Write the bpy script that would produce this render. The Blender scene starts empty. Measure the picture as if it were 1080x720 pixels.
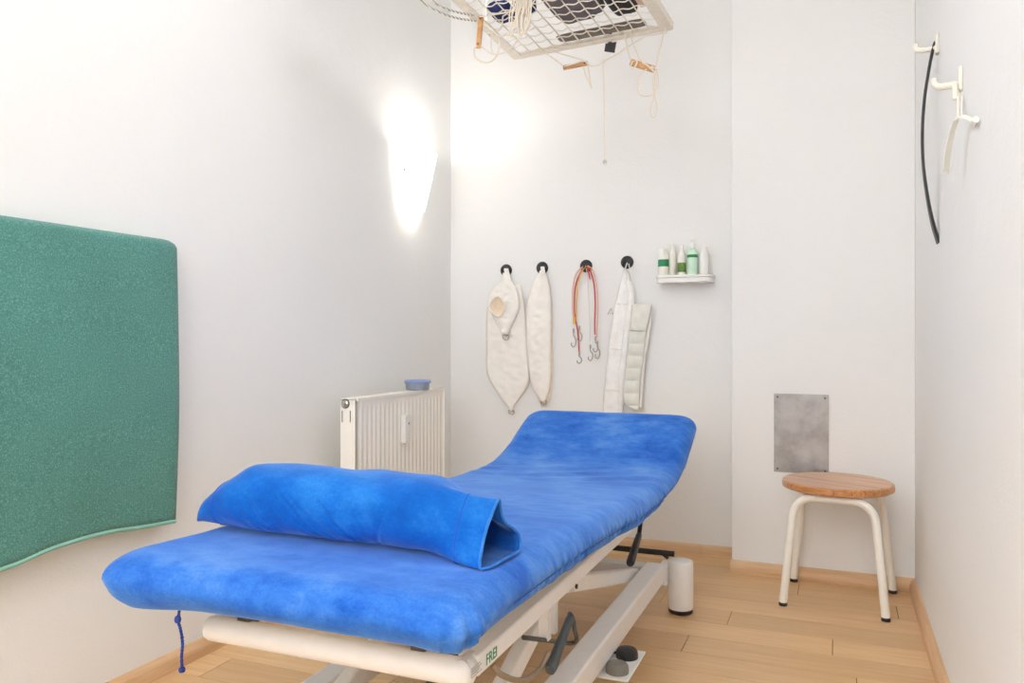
import bpy, math, random
from mathutils import Vector, Matrix, noise
random.seed(7)
D = bpy.data
SC = bpy.context.scene
COL = SC.collection
PI = math.pi

# ------------------------------------------------------------------ camera
F, CX, HY = 835.0, 540.0, 357.0
TH = math.radians(22.27)
CT, ST = math.cos(TH), math.sin(TH)
CH = 1.0
def _ray(px, py):
    a = (px - CX) / F; b = (HY - py) / F
    return Vector((a * CT - ST, a * ST + CT, b))
def atX(px, py, X):
    d = _ray(px, py); t = X / d.x
    return Vector((X, d.y * t, CH + d.z * t))
def atY(px, py, Y):
    d = _ray(px, py); t = Y / d.y
    return Vector((d.x * t, Y, CH + d.z * t))
def atZ(px, py, Z):
    d = _ray(px, py); t = (Z - CH) / d.z
    return Vector((d.x * t, d.y * t, Z))

cam = D.cameras.new('camera'); co = D.objects.new('camera', cam); COL.objects.link(co)
co.location = (0, 0, CH); co.rotation_euler = (PI / 2, 0, TH)
cam.sensor_width = 36; cam.lens = F / 1080 * 36
cam.shift_y = -3 / 1080
cam.clip_start = 0.02
SC.camera = co

# ------------------------------------------------------------------ materials
def lin(c):
    return tuple(((v / 255) / 12.92 if v / 255 <= .04045 else ((v / 255 + .055) / 1.055) ** 2.4) for v in c) + (1,)
class NT:
    def __init__(s, name):
        s.m = D.materials.new(name); s.m.use_nodes = True
        s.n = s.m.node_tree.nodes; s.l = s.m.node_tree.links
        s.b = s.n['Principled BSDF']
    def new(s, t, **k):
        x = s.n.new(t)
        for a, v in k.items():
            if a in x.inputs: x.inputs[a].default_value = v
            else: setattr(x, a, v)
        return x
    def link(s, a, b): s.l.new(a, b)
    def coords(s, scale=(1, 1, 1), kind='Object'):
        tc = s.new('ShaderNodeTexCoord'); mp = s.new('ShaderNodeMapping')
        mp.inputs['Scale'].default_value = scale
        s.link(tc.outputs[kind], mp.inputs['Vector']); return mp.outputs['Vector']
    def noise(s, vec, scale, detail=4, rough=.55):
        x = s.new('ShaderNodeTexNoise'); x.inputs['Scale'].default_value = scale
        x.inputs['Detail'].default_value = detail; x.inputs['Roughness'].default_value = rough
        s.link(vec, x.inputs['Vector']); return x.outputs['Fac']
    def ramp(s, fac, stops):
        r = s.new('ShaderNodeValToRGB'); s.link(fac, r.inputs['Fac'])
        e = r.color_ramp.elements
        e[0].position, e[0].color = stops[0][0], stops[0][1]
        e[1].position, e[1].color = stops[-1][0], stops[-1][1]
        for p, c in stops[1:-1]:
            q = e.new(p); q.color = c
        return r.outputs['Color']
    def bump(s, h, strength=.3, dist=.002, prev=None):
        b = s.new('ShaderNodeBump'); b.inputs['Strength'].default_value = strength
        b.inputs['Distance'].default_value = dist; s.link(h, b.inputs['Height'])
        if prev: s.link(prev, b.inputs['Normal'])
        s.link(b.outputs['Normal'], s.b.inputs['Normal']); return b.outputs['Normal']
def plain(name, c, rough=.5, metal=0, var=.06, vs=30, bs=0, bd=.001, bscale=200, coat=0, trans=0):
    t = NT(name); v = t.coords()
    f = t.noise(v, vs)
    c = lin(c)
    lo = tuple(x * (1 - var) for x in c[:3]) + (1,); hi = tuple(min(1, x * (1 + var)) for x in c[:3]) + (1,)
    t.link(t.ramp(f, [(.3, lo), (.7, hi)]), t.b.inputs['Base Color'])
    t.b.inputs['Roughness'].default_value = rough; t.b.inputs['Metallic'].default_value = metal
    t.b.inputs['Coat Weight'].default_value = coat
    t.b.inputs['Transmission Weight'].default_value = trans
    if bs: t.bump(t.noise(v, bscale, 3), bs, bd)
    return t.m
M = {}
# plaster
def plaster(name, c):
    t = NT(name); v = t.coords()
    t.link(t.ramp(t.noise(v, 1.3, 3), [(.3, lin(tuple(x - 2 for x in c))), (.7, lin(c))]), t.b.inputs['Base Color'])
    t.b.inputs['Roughness'].default_value = .85
    n1 = t.bump(t.noise(v, 9, 4), .25, .012)
    t.bump(t.noise(v, 170, 4, .6), .45, .0022, n1)
    return t.m
M['wall'] = plaster('painted_plaster', (242, 242, 240))
M['ceil'] = plaster('ceiling_plaster', (242, 242, 241))
# floor boards
def boards():
    t = NT('oak_boards')
    at = t.new('ShaderNodeAttribute'); at.attribute_name = 'tone'
    v = t.coords((1, 1, 1))
    add = t.new('ShaderNodeVectorMath', operation='ADD'); t.link(v, add.inputs[0]); 
    sc = t.new('ShaderNodeVectorMath', operation='SCALE'); t.link(at.outputs['Color'], sc.inputs[0]); sc.inputs['Scale'].default_value = 17
    t.link(sc.outputs[0], add.inputs[1])
    mp = t.new('ShaderNodeMapping'); mp.inputs['Scale'].default_value = (1.2, 22, 1); t.link(add.outputs[0], mp.inputs['Vector'])
    g = t.noise(mp.outputs[0], 3.0, 6, .62)
    mp2 = t.new('ShaderNodeMapping'); mp2.inputs['Scale'].default_value = (1, 5, 1); t.link(add.outputs[0], mp2.inputs['Vector'])
    g2 = t.noise(mp2.outputs[0], 1.6, 3, .5)
    c1 = t.ramp(g, [(.25, lin((222, 189, 144))), (.55, lin((233, 204, 162))), (.8, lin((240, 215, 176)))])
    c2 = t.ramp(g2, [(.3, lin((236, 208, 176))), (.7, lin((248, 232, 208)))])
    mx = t.new('ShaderNodeMixRGB', blend_type='MULTIPLY'); mx.inputs[0].default_value = .6
    t.link(c1, mx.inputs[1]); t.link(c2, mx.inputs[2])
    # board tone
    sep = t.new('ShaderNodeSeparateColor'); t.link(at.outputs['Color'], sep.inputs[0])
    c3 = t.ramp(sep.outputs[0], [(0, (.88, .84, .80, 1)), (.5, (.97, .955, .94, 1)), (1, (1.05, 1.05, 1.05, 1))])
    m2 = t.new('ShaderNodeMixRGB', blend_type='MULTIPLY'); m2.inputs[0].default_value = 1
    t.link(mx.outputs[0], m2.inputs[1]); t.link(c3, m2.inputs[2])
    t.link(m2.outputs[0], t.b.inputs['Base Color'])
    t.b.inputs['Roughness'].default_value = .36
    t.bump(g, .06, .001)
    return t.m
M['boards'] = boards()
M['gap'] = plain('board_gap', (110, 78, 48), .9)
def wood(name, a, b, stretch=(20, 1, 20), sc=2.5, rough=.45, along=None):
    t = NT(name); v = t.coords(stretch)
    g = t.noise(v, sc, 6, .6)
    t.link(t.ramp(g, [(.3, lin(a)), (.7, lin(b))]), t.b.inputs['Base Color'])
    t.b.inputs['Roughness'].default_value = rough
    t.bump(g, .08, .001); return t.m
M['skirtX'] = wood('beech_moulding', (206, 164, 120), (230, 194, 152), (1.5, 30, 30))
M['skirtY'] = wood('beech_moulding_long', (206, 164, 120), (230, 194, 152), (30, 1.5, 30))
M['toggle'] = wood('toggle_wood', (196, 140, 90), (226, 178, 122), (12, 12, 12), 3, .55)
# stool seat: glued pine strips
def seatwood():
    t = NT('varnished_pine'); v = t.coords()
    rot = t.new('ShaderNodeMapping'); rot.inputs['Rotation'].default_value = (0, 0, math.radians(28)); t.link(v, rot.inputs['Vector'])
    br = t.new('ShaderNodeTexBrick'); br.inputs['Scale'].default_value = 1
    br.inputs['Brick Width'].default_value = .9; br.inputs['Row Height'].default_value = .034
    br.inputs['Mortar Size'].default_value = .0006; br.inputs['Bias'].default_value = 0
    br.inputs['Color1'].default_value = lin((200, 138, 84)); br.inputs['Color2'].default_value = lin((228, 172, 114))
    br.inputs['Mortar'].default_value = lin((130, 70, 36)); t.link(rot.outputs[0], br.inputs['Vector'])
    st = t.new('ShaderNodeMapping'); st.inputs['Scale'].default_value = (2, 60, 60); t.link(rot.outputs[0], st.inputs['Vector'])
    g = t.noise(st.outputs[0], 2.2, 5, .6)
    c = t.ramp(g, [(.35, (.60, .46, .32, 1)), (.58, (1.05, 1.03, 1, 1))])
    mx = t.new('ShaderNodeMixRGB', blend_type='MULTIPLY'); mx.inputs[0].default_value = .8
    t.link(br.outputs['Color'], mx.inputs[1]); t.link(c, mx.inputs[2]); t.link(mx.outputs[0], t.b.inputs['Base Color'])
    t.b.inputs['Roughness'].default_value = .3; t.b.inputs['Coat Weight'].default_value = .4
    return t.m
M['seat'] = seatwood()
# velour
def velour(name, dark, mid, light, sc=5):
    t = NT(name); v = t.coords()
    off = t.new('ShaderNodeVectorMath', operation='ADD'); off.inputs[1].default_value = (.31, .12, .55); t.link(v, off.inputs[0])
    n1 = t.noise(off.outputs[0], sc, 5, .62)
    wv = t.coords((1, 2.2, 1.4)); n2 = t.noise(wv, sc * 2.1, 6, .7)
    mx = t.new('ShaderNodeMath', operation='MULTIPLY_ADD'); t.link(n1, mx.inputs[0]); mx.inputs[1].default_value = .6
    m3 = t.new('ShaderNodeMath', operation='MULTIPLY'); t.link(n2, m3.inputs[0]); m3.inputs[1].default_value = .4
    t.link(m3.outputs[0], mx.inputs[2])
    pile = t.ramp(t.noise(v, 190, 3, .7), [(.3, (.80, .84, .90, 1)), (.7, (1.16, 1.12, 1.05, 1))])
    mm = t.new('ShaderNodeMixRGB', blend_type='MULTIPLY'); mm.inputs[0].default_value = 1
    t.link(t.ramp(mx.outputs[0], [(.36, lin(dark)), (.5, lin(mid)), (.65, lin(light))]), mm.inputs[1]); t.link(pile, mm.inputs[2])
    t.link(mm.outputs[0], t.b.inputs['Base Color'])
    t.b.inputs['Roughness'].default_value = .9
    t.b.inputs['Specular IOR Level'].default_value = .15
    t.b.inputs['Sheen Weight'].default_value = .85; t.b.inputs['Sheen Roughness'].default_value = .38
    t.b.inputs['Sheen Tint'].default_value = lin((150, 190, 255))
    f = t.bump(t.noise(v, 700, 2), .35, .0012)
    t.bump(n2, .25, .006, f)
    return t.m
M['velour'] = velour('blue_velour', (16, 84, 184), (56, 118, 208), (100, 150, 220))
M['velour2'] = velour('deep_blue_velour', (5, 80, 170), (16, 100, 192), (44, 130, 212))
M['velhem'] = velour('blue_velour_hem', (30, 98, 190), (52, 124, 208), (78, 146, 220))
M['lining'] = velour('shaded_inner_velour', (10, 62, 140), (20, 84, 168), (40, 108, 190))  # deeper blue: the shade inside the open sleeve is put into the colour
M['navyrope'] = plain('navy_twisted_cord', (40, 62, 140), .85, bs=.4)
M['stitch'] = plain('blue_thread', (40, 92, 196), .9)
def terry():
    t = NT('green_terry'); v = t.coords()
    n = t.noise(v, 260, 3, .7); n2 = t.noise(v, 3.2, 4)
    mp = t.coords((30, 120, 30)); n3 = t.noise(mp, 1.2, 4, .7)
    c = t.ramp(n, [(.3, lin((58, 122, 112))), (.52, lin((80, 146, 135))), (.72, lin((126, 184, 174)))])
    c2 = t.ramp(n2, [(.3, (.86, .88, .88, 1)), (.7, (1.06, 1.05, 1.05, 1))])
    mx = t.new('ShaderNodeMixRGB', blend_type='MULTIPLY'); mx.inputs[0].default_value = 1
    t.link(c, mx.inputs[1]); t.link(c2, mx.inputs[2]); t.link(mx.outputs[0], t.b.inputs['Base Color'])
    t.b.inputs['Roughness'].default_value = .95; t.b.inputs['Sheen Weight'].default_value = .3
    t.bump(n, .7, .004); return t.m
M['terry'] = terry()
M['terryhem'] = plain('pale_green_hem', (140, 194, 178), .9, bs=.5, bscale=300)
M['couch'] = plain('white_powder_coat', (240, 238, 236), .38, var=.02)
M['couchg'] = plain('grey_powder_coat', (214, 212, 212), .42, var=.02)
M['grip'] = plain('dark_grip', (72, 78, 80), .5, var=.1)
M['black'] = plain('black_rubber', (34, 34, 36), .45, var=.1)
M['greyrub'] = plain('grey_rubber', (128, 124, 114), .6)
M['tubemetal'] = plain('brushed_tube', (150, 134, 114), .35, .4)
M['green_ink'] = plain('green_lettering', (40, 150, 110), .5)
M['greyink'] = plain('grey_print', (186, 186, 176), .6)
M['cream'] = plain('cream_enamel', (246, 242, 232), .35, var=.02)
M['radiator'] = plain('radiator_enamel', (248, 244, 234), .38, var=.015)
M['white'] = plain('white_plastic', (242, 241, 236), .4, var=.01)
M['ivory'] = plain('ivory_plastic', (240, 237, 224), .45, var=.02)
M['steel'] = plain('bright_steel', (196, 194, 188), .3, .9)
M['wiremetal'] = plain('grey_wire', (178, 172, 162), .45, .3)
M['darkmetal'] = plain('dark_metal', (90, 84, 78), .4, .7)
M['blackplastic'] = plain('black_plastic', (40, 40, 42), .4)
M['horn'] = plain('dark_grey_plastic', (62, 62, 64), .35)
def galv():
    t = NT('dull_steel_sheet'); v = t.coords()
    n = t.noise(v, 14, 5, .6)
    t.link(t.ramp(n, [(.3, lin((140, 137, 135))), (.5, lin((164, 162, 160))), (.7, lin((184, 183, 182)))]), t.b.inputs['Base Color'])
    t.b.inputs['Metallic'].default_value = .75
    t.link(t.ramp(n, [(.3, (.32,) * 3 + (1,)), (.7, (.5,) * 3 + (1,))]), t.b.inputs['Roughness'])
    return t.m
M['galv'] = galv()
M['canvas'] = plain('ecru_canvas', (250, 246, 238), .9, var=.03, bs=.5, bscale=600)
M['canvas2'] = plain('cream_canvas_edge', (246, 234, 214), .9, bs=.4)
M['cuplining'] = plain('tan_lining', (236, 216, 188), .9)
M['sling'] = plain('white_webbing', (250, 248, 244), .85, bs=.4, bscale=500)
M['padbelt'] = plain('grey_white_belt', (232, 232, 222), .85, bs=.4, bscale=500)
def rope(name, a, b, sc=160):
    t = NT(name); v = t.coords()
    w = t.new('ShaderNodeTexWave', bands_direction='DIAGONAL'); w.inputs['Scale'].default_value = sc; w.inputs['Distortion'].default_value = 1
    t.link(v, w.inputs['Vector'])
    t.link(t.ramp(w.outputs['Fac'], [(.3, lin(a)), (.7, lin(b))]), t.b.inputs['Base Color'])
    t.b.inputs['Roughness'].default_value = .85; t.bump(w.outputs['Fac'], .5, .001); return t.m
M['rope'] = rope('cream_rope', (224, 214, 196), (246, 238, 224))
M['ropegrey'] = rope('grey_flecked_rope', (130, 124, 116), (230, 224, 212), 60)
M['redcord'] = rope('red_cord', (206, 60, 60), (232, 120, 110), 120)
M['yellowcord'] = rope('yellow_cord', (230, 180, 60), (246, 214, 110), 120)
M['pinkcord'] = rope('red_white_cord', (222, 140, 120), (244, 230, 212), 70)
M['whitecord'] = rope('white_cord', (206, 200, 194), (240, 236, 230), 120)
M['rack'] = plain('cream_rack_paint', (236, 228, 212), .45)
M['navy'] = plain('navy_cloth', (44, 54, 106), .9, var=.2, bs=.4)
M['greycloth'] = plain('grey_cloth', (118, 110, 114), .9, var=.12, bs=.4)
M['darkcloth'] = plain('charcoal_cloth', (50, 48, 50), .85, var=.2)
M['olive'] = plain('taupe_cloth', (132, 124, 110), .9, var=.1)
M['skin'] = plain('beige_cushion', (222, 196, 170), .8)
M['lidblue'] = plain('lid_blue', (138, 154, 198), .4)
M['tubblue'] = plain('tub_grey_blue', (150, 158, 174), .45)
M['glassgreen'] = plain('green_bottle', (206, 236, 212), .25)
M['bgreen'] = plain('label_green', (30, 140, 90), .4)
M['bolive'] = plain('label_olive', (96, 130, 44), .4, var=.4, vs=120)
M['offwhite'] = plain('off_white_bottle', (240, 238, 226), .35)
def emit(name, c, s, base=(245, 243, 236)):
    t = NT(name); t.b.inputs['Base Color'].default_value = lin(base)
    t.b.inputs['Emission Color'].default_value = lin(c); t.b.inputs['Emission Strength'].default_value = s; return t.m
M['lampglass'] = emit('opal_lamp_glass', (255, 252, 248), 1.5)
M['bulb'] = emit('bulb', (255, 244, 225), 6)
M['ceillamp'] = emit('opal_ceiling_lamp', (255, 250, 242), 3)
def glass():
    t = NT('window_glass'); t.b.inputs['Transmission Weight'].default_value = 1
    t.b.inputs['Roughness'].default_value = 0; t.b.inputs['IOR'].default_value = 1.02
    t.b.inputs['Base Color'].default_value = (1, 1, 1, 1); return t.m
M['glass'] = glass()

# ------------------------------------------------------------------ mesh builder
def crom(pts, n=8, closed=False):
    P = [Vector(p) for p in pts]; out = []; N = len(P)
    rng = N if closed else N - 1
    for i in range(rng):
        if closed: a, b, c, d = P[(i - 1) % N], P[i], P[(i + 1) % N], P[(i + 2) % N]
        else: a, b, c, d = P[max(i - 1, 0)], P[i], P[i + 1], P[min(i + 2, N - 1)]
        for k in range(n):
            t = k / n
            out.append(.5 * ((2 * b) + (-a + c) * t + (2 * a - 5 * b + 4 * c - d) * t * t + (-a + 3 * b - 3 * c + d) * t ** 3))
    if not closed: out.append(P[-1])
    return out
class MB:
    def __init__(s): s.v = []; s.f = []; s.cols = None
    def add(s, vs, fs):
        b = len(s.v); s.v += [tuple(x) for x in vs]; s.f += [tuple(b + i for i in f) for f in fs]; return s
    def box(s, lo, hi, mat=None):
        x0, y0, z0 = lo; x1, y1, z1 = hi
        vs = [Vector(p) for p in ((x0, y0, z0), (x1, y0, z0), (x1, y1, z0), (x0, y1, z0), (x0, y0, z1), (x1, y0, z1), (x1, y1, z1), (x0, y1, z1))]
        if mat: vs = [mat @ v for v in vs]
        return s.add(vs, [(0, 3, 2, 1), (4, 5, 6, 7), (0, 1, 5, 4), (1, 2, 6, 5), (2, 3, 7, 6), (3, 0, 4, 7)])
    def beam(s, p0, p1, w, h, up=(0, 0, 1)):
        p0, p1 = Vector(p0), Vector(p1); d = (p1 - p0); L = d.length; d.normalize()
        sd = d.cross(Vector(up)).normalized(); u = sd.cross(d).normalized()
        m = Matrix((sd, d, u)).transposed().to_4x4(); m.translation = p0
        return s.box((-w / 2, 0, -h / 2), (w / 2, L, h / 2), m)
    def tube(s, pts, r, seg=10, closed=False, caps=True, flat=1.0):
        P = [Vector(p) for p in pts]; n = len(P)
        rs = r if isinstance(r, (list, tuple)) else [r] * n
        T = []
        for i in range(n):
            if closed: d = P[(i + 1) % n] - P[(i - 1) % n]
            else: d = P[min(i + 1, n - 1)] - P[max(i - 1, 0)]
            T.append(d.normalized() if d.length > 1e-9 else Vector((0, 0, 1)))
        ref = Vector((0, 0, 1)) if abs(T[0].z) < .9 else Vector((1, 0, 0))
        N = (ref - T[0] * ref.dot(T[0])).normalized(); vs = []
        for i in range(n):
            if i:
                N = N - T[i] * N.dot(T[i])
                N = N.normalized() if N.length > 1e-6 else Vector((1, 0, 0))
            B = T[i].cross(N)
            for k in range(seg):
                a = 2 * PI * k / seg
                vs.append(P[i] + (N * math.cos(a) + B * math.sin(a) * flat) * rs[i])
        fs = []
        for i in range(n if closed else n - 1):
            j = (i + 1) % n
            for k in range(seg):
                k2 = (k + 1) % seg
                fs.append((i * seg + k, i * seg + k2, j * seg + k2, j * seg + k))
        if caps and not closed:
            fs.append(tuple(range(seg - 1, -1, -1))); fs.append(tuple((n - 1) * seg + k for k in range(seg)))
        return s.add(vs, fs)
    def lathe(s, prof, c=(0, 0, 0), axis=(0, 0, 1), seg=32):
        ax = Vector(axis).normalized(); q = Vector((0, 0, 1)).rotation_difference(ax); c = Vector(c)
        vs = []; n = len(prof)
        for r, z in prof:
            for k in range(seg):
                a = 2 * PI * k / seg
                vs.append(c + q @ Vector((r * math.cos(a), r * math.sin(a), z)))
        fs = []
        for i in range(n - 1):
            for k in range(seg):
                k2 = (k + 1) % seg
                fs.append((i * seg + k, i * seg + k2, (i + 1) * seg + k2, (i + 1) * seg + k))
        if prof[0][0] > 1e-6: fs.append(tuple(range(seg - 1, -1, -1)))
        if prof[-1][0] > 1e-6: fs.append(tuple((n - 1) * seg + k for k in range(seg)))
        return s.add(vs, fs)
    def grid(s, rows, closed_u=False):
        n = len(rows); m = len(rows[0]); vs = [p for r in rows for p in r]; fs = []
        for i in range(n - 1):
            for k in range(m if closed_u else m - 1):
                k2 = (k + 1) % m
                fs.append((i * m + k, i * m + k2, (i + 1) * m + k2, (i + 1) * m + k))
        return s.add(vs, fs)
    def build(s, name, mat, parent=None, smooth=40, bevel=0, solid=0, merge=0):
        me = D.meshes.new(name)
        me.from_pydata(s.v, [], s.f); me.update()
        import bmesh
        bm = bmesh.new(); bm.from_mesh(me)
        if merge: bmesh.ops.remove_doubles(bm, verts=bm.verts, dist=merge)
        bmesh.ops.recalc_face_normals(bm, faces=bm.faces)
        bm.to_mesh(me); bm.free()
        if smooth:
            for p in me.polygons: p.use_smooth = True
            me.set_sharp_from_angle(angle=math.radians(smooth))
        me.materials.append(mat)
        o = D.objects.new(name, me); COL.objects.link(o)
        if bevel:
            b = o.modifiers.new('bevel', 'BEVEL'); b.width = bevel; b.segments = 3; b.limit_method = 'ANGLE'; b.angle_limit = math.radians(50)
        if solid:
            b = o.modifiers.new('solid', 'SOLIDIFY'); b.thickness = solid; b.offset = 0
        if parent is not None:
            o.parent = parent; o.matrix_parent_inverse = parent_matrix(parent).inverted()
        return o
def parent_matrix(o):
    m = Matrix.LocRotScale(o.location, o.rotation_euler, o.scale)
    return m if o.parent is None else parent_matrix(o.parent) @ o.matrix_parent_inverse @ m
def tag(o, label, cat, group=None):
    o['label'] = label; o['category'] = cat
    if group: o['group'] = group
    return o
def thing(name, loc, label, cat, group=None):
    o = D.objects.new(name, None); COL.objects.link(o); o.location = loc; o.empty_display_size = .05
    return tag(o, label, cat, group)
def struct(o): o['kind'] = 'structure'; return o
def copy_tree(o, parent=None):
    c = o.copy(); COL.objects.link(c)
    if parent is not None:
        c.parent = parent; c.matrix_parent_inverse = o.matrix_parent_inverse.copy()
    for ch in list(o.children): copy_tree(ch, c)
    return c

# ------------------------------------------------------------------ the room
XL, XR, YB, YP, YF, ZC, XP = -1.865, .29, 3.71, 3.505, -3.1, 2.86, -.415
struct(MB().box((XL - .12, YF - .12, 0), (XL, YB + .12, ZC)).build('wall_left', M['wall'], smooth=0))
struct(MB().box((XR, YF - .12, 0), (XR + .12, YB + .12, ZC)).build('wall_right', M['wall'], smooth=0))
struct(MB().box((XL, YB, 0), (XP, YB + .12, ZC)).build('wall_back', M['wall'], smooth=0))
struct(MB().box((XP, YP, 0), (XR, YB + .12, ZC)).build('wall_back_right', M['wall'], smooth=0, bevel=.004))
wx0, wx1, wz0, wz1 = -1.55, -.15, .95, 2.35
m = MB()
m.box((XL, YF - .12, 0), (wx0, YF, ZC)); m.box((wx1, YF - .12, 0), (XR, YF, ZC))
m.box((wx0, YF - .12, 0), (wx1, YF, wz0)); m.box((wx0, YF - .12, wz1), (wx1, YF, ZC))
struct(m.build('wall_front', M['wall'], smooth=0))
struct(MB().box((XL - .12, YF - .12, ZC), (XR + .12, YB + .12, ZC + .1)).build('ceiling', M['ceil'], smooth=0))
# window behind the camera
m = MB()
fw = .06
m.box((wx0, YF - .09, wz0), (wx0 + fw, YF - .03, wz1)); m.box((wx1 - fw, YF - .09, wz0), (wx1, YF - .03, wz1))
m.box((wx0 + fw, YF - .09, wz0), (wx1 - fw, YF - .03, wz0 + fw)); m.box((wx0 + fw, YF - .09, wz1 - fw), (wx1 - fw, YF - .03, wz1))
xm = (wx0 + wx1) / 2
m.box((xm - .04, YF - .09, wz0 + fw), (xm + .04, YF - .03, wz1 - fw))
win = struct(m.build('window_1', M['white'], smooth=0, bevel=.004))
for a, b in ((wx0 + fw, xm - .04), (xm + .04, wx1 - fw)):
    MB().box((a, YF - .063, wz0 + fw), (b, YF - .057, wz1 - fw)).build('window_pane', M['glass'], win, smooth=0)
# floor: boards with fine gaps, seams at Y = 2.845 + k * .147
m = MB(); tones = []
P_ = .147; y0 = 2.845 - P_ * 42
k = 0; fixed = {round(2.845, 3): -.354, round(2.845 - P_, 3): -.011, round(2.845 + 2 * P_, 3): .207, round(2.845 + 3 * P_, 3): -.14,
                round(2.845 - 6 * P_, 3): -1.20, round(2.845 - 7 * P_, 3): -1.746, round(2.845 + P_, 3): -.62, round(2.845 - 2 * P_, 3): -.46}
y = y0
while y < YB + .02:
    j = fixed.get(round(y, 3), random.uniform(-1.6, .1)); L = 1.25
    xs = [XL - .02]; q = j
    while q - L > XL: q -= L
    while q < XR + .02:
        if q > xs[-1] + .03: xs.append(q)
        q += L
    xs.append(XR + .02)
    for a, b in zip(xs[:-1], xs[1:]):
        if y + P_ > YF - .02:
            m.box((a + .0012, max(y + .0010, YF - .05), -.012), (b - .0012, min(y + P_ - .0010, YB + .05), 0)); tones.append((random.random(), random.random(), random.random(), 1))
    y += P_
fl = struct(m.build('floor', M['boards'], smooth=0))
ca = fl.data.color_attributes.new('tone', 'FLOAT_COLOR', 'CORNER')
for p in fl.data.polygons:
    t = tones[p.vertices[0] // 8]
    for li in p.loop_indices: ca.data[li].color = t
MB().box((XL - .1, YF - .1, -.05), (XR + .1, YB + .1, -.004)).build('subfloor', M['gap'], fl, smooth=0)
# skirting: rounded beech moulding
def skirting(name, p0, p1, nrm, mat, joints=()):
    p0, p1, nrm = Vector(p0), Vector(p1), Vector(nrm)
    prof = [(0, 0), (.022, 0), (.022, .022), (.020, .032), (.016, .041), (.010, .048), (.004, .051), (0, .052)]
    d = (p1 - p0); L = d.length; d.normalize(); m = MB()
    cuts = [0] + list(joints) + [L]
    for a, b in zip(cuts[:-1], cuts[1:]):
        vs = []
        for t in (a + (.0007 if a else 0), b - (.0007 if b < L else 0)):
            for n, z in prof: vs.append(p0 + d * t + nrm * n + Vector((0, 0, z)))
        k = len(prof)
        fs = [(i, (i + 1) % k, k + (i + 1) % k, k + i) for i in range(k)] + [tuple(range(k - 1, -1, -1)), tuple(range(k, 2 * k))]
        m.add(vs, fs)
    return struct(m.build(name, mat, smooth=35))
skirting('baseboard_left', (XL, YF, 0), (XL, YB, 0), (1, 0, 0), M['skirtY'], (1.2, 3.58))
skirting('baseboard_right', (XR, YF, 0), (XR, YP, 0), (-1, 0, 0), M['skirtY'], (2.4,))
jx = atZ(735, 586, .03).x
skirting('baseboard_back', (XL, YB, 0), (XP - .005, YB, 0), (0, -1, 0), M['skirtX'], (jx - XL,))
skirting('baseboard_back_right', (XP - .006, YP, 0), (XR, YP, 0), (0, -1, 0), M['skirtX'])

# ------------------------------------------------------------------ treatment couch
def interp(tab, x):
    if x <= tab[0][0]: return tab[0][1]
    if x >= tab[-1][0]: return tab[-1][1]
    for i in range(len(tab) - 1):
        if tab[i][0] <= x <= tab[i + 1][0]:
            a = tab[max(i - 1, 0)]; b = tab[i]; c = tab[i + 1]; d = tab[min(i + 2, len(tab) - 1)]
            h = c[0] - b[0]; t = (x - b[0]) / h
            mb = (c[1] - a[1]) / (c[0] - a[0]) * h if c[0] != a[0] else 0
            mc = (d[1] - b[1]) / (d[0] - b[0]) * h if d[0] != b[0] else 0
            return (2 * t ** 3 - 3 * t * t + 1) * b[1] + (t ** 3 - 2 * t * t + t) * mb + (-2 * t ** 3 + 3 * t * t) * c[1] + (t ** 3 - t * t) * mc
def X0f(y): return interp([(1.07, -1.305), (1.5, -1.262), (2.3, -1.235), (3.15, -1.208)], y)
def X1f(y): return interp([(1.07, -.515), (2.4, -.515), (3.0, -.502), (3.15, -.500)], y)
TOP = [(1.02, .592), (1.3, .594), (1.6, .588), (2.0, .562), (2.35, .538), (2.6, .536), (2.76, .550), (2.88, .590), (3.0, .650), (3.16, .722)]
BOT = [(1.02, .514), (1.3, .508), (1.77, .488), (2.08, .468), (2.35, .446), (2.55, .456), (2.75, .474), (2.88, .496), (2.98, .545), (3.16, .650)]
X0, X1, Y0, Y1 = -1.250, -.515, 1.075, 3.150

def rounded_outline(x0, x1, y0, y1, rf, rb, step=.006, cs=14):
    pts = []
    def arc(cx, cy, r, a0, a1):
        for i in range(cs + 1):
            a = a0 + (a1 - a0) * i / cs; pts.append((cx + r * math.cos(a), cy + r * math.sin(a)))
    def line(p, q, st):
        n = max(1, int(math.hypot(q[0] - p[0], q[1] - p[1]) / st))
        for i in range(1, n): pts.append((p[0] + (q[0] - p[0]) * i / n, p[1] + (q[1] - p[1]) * i / n))
    arc(x0 + rf, y0 + rf, rf, PI, 1.5 * PI); line((x0 + rf, y0), (x1 - rf, y0), .012)
    arc(x1 - rf, y0 + rf, rf, 1.5 * PI, 2 * PI); line((x1, y0 + rf), (x1, y1 - rb), step)
    arc(x1 - rb, y1 - rb, rb, 0, PI / 2); line((x1 - rb, y1), (x0 + rb, y1), .012)
    arc(x0 + rb, y1 - rb, rb, PI / 2, PI); line((x0, y1 - rb), (x0, y0 + rf), step)
    return pts
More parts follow.
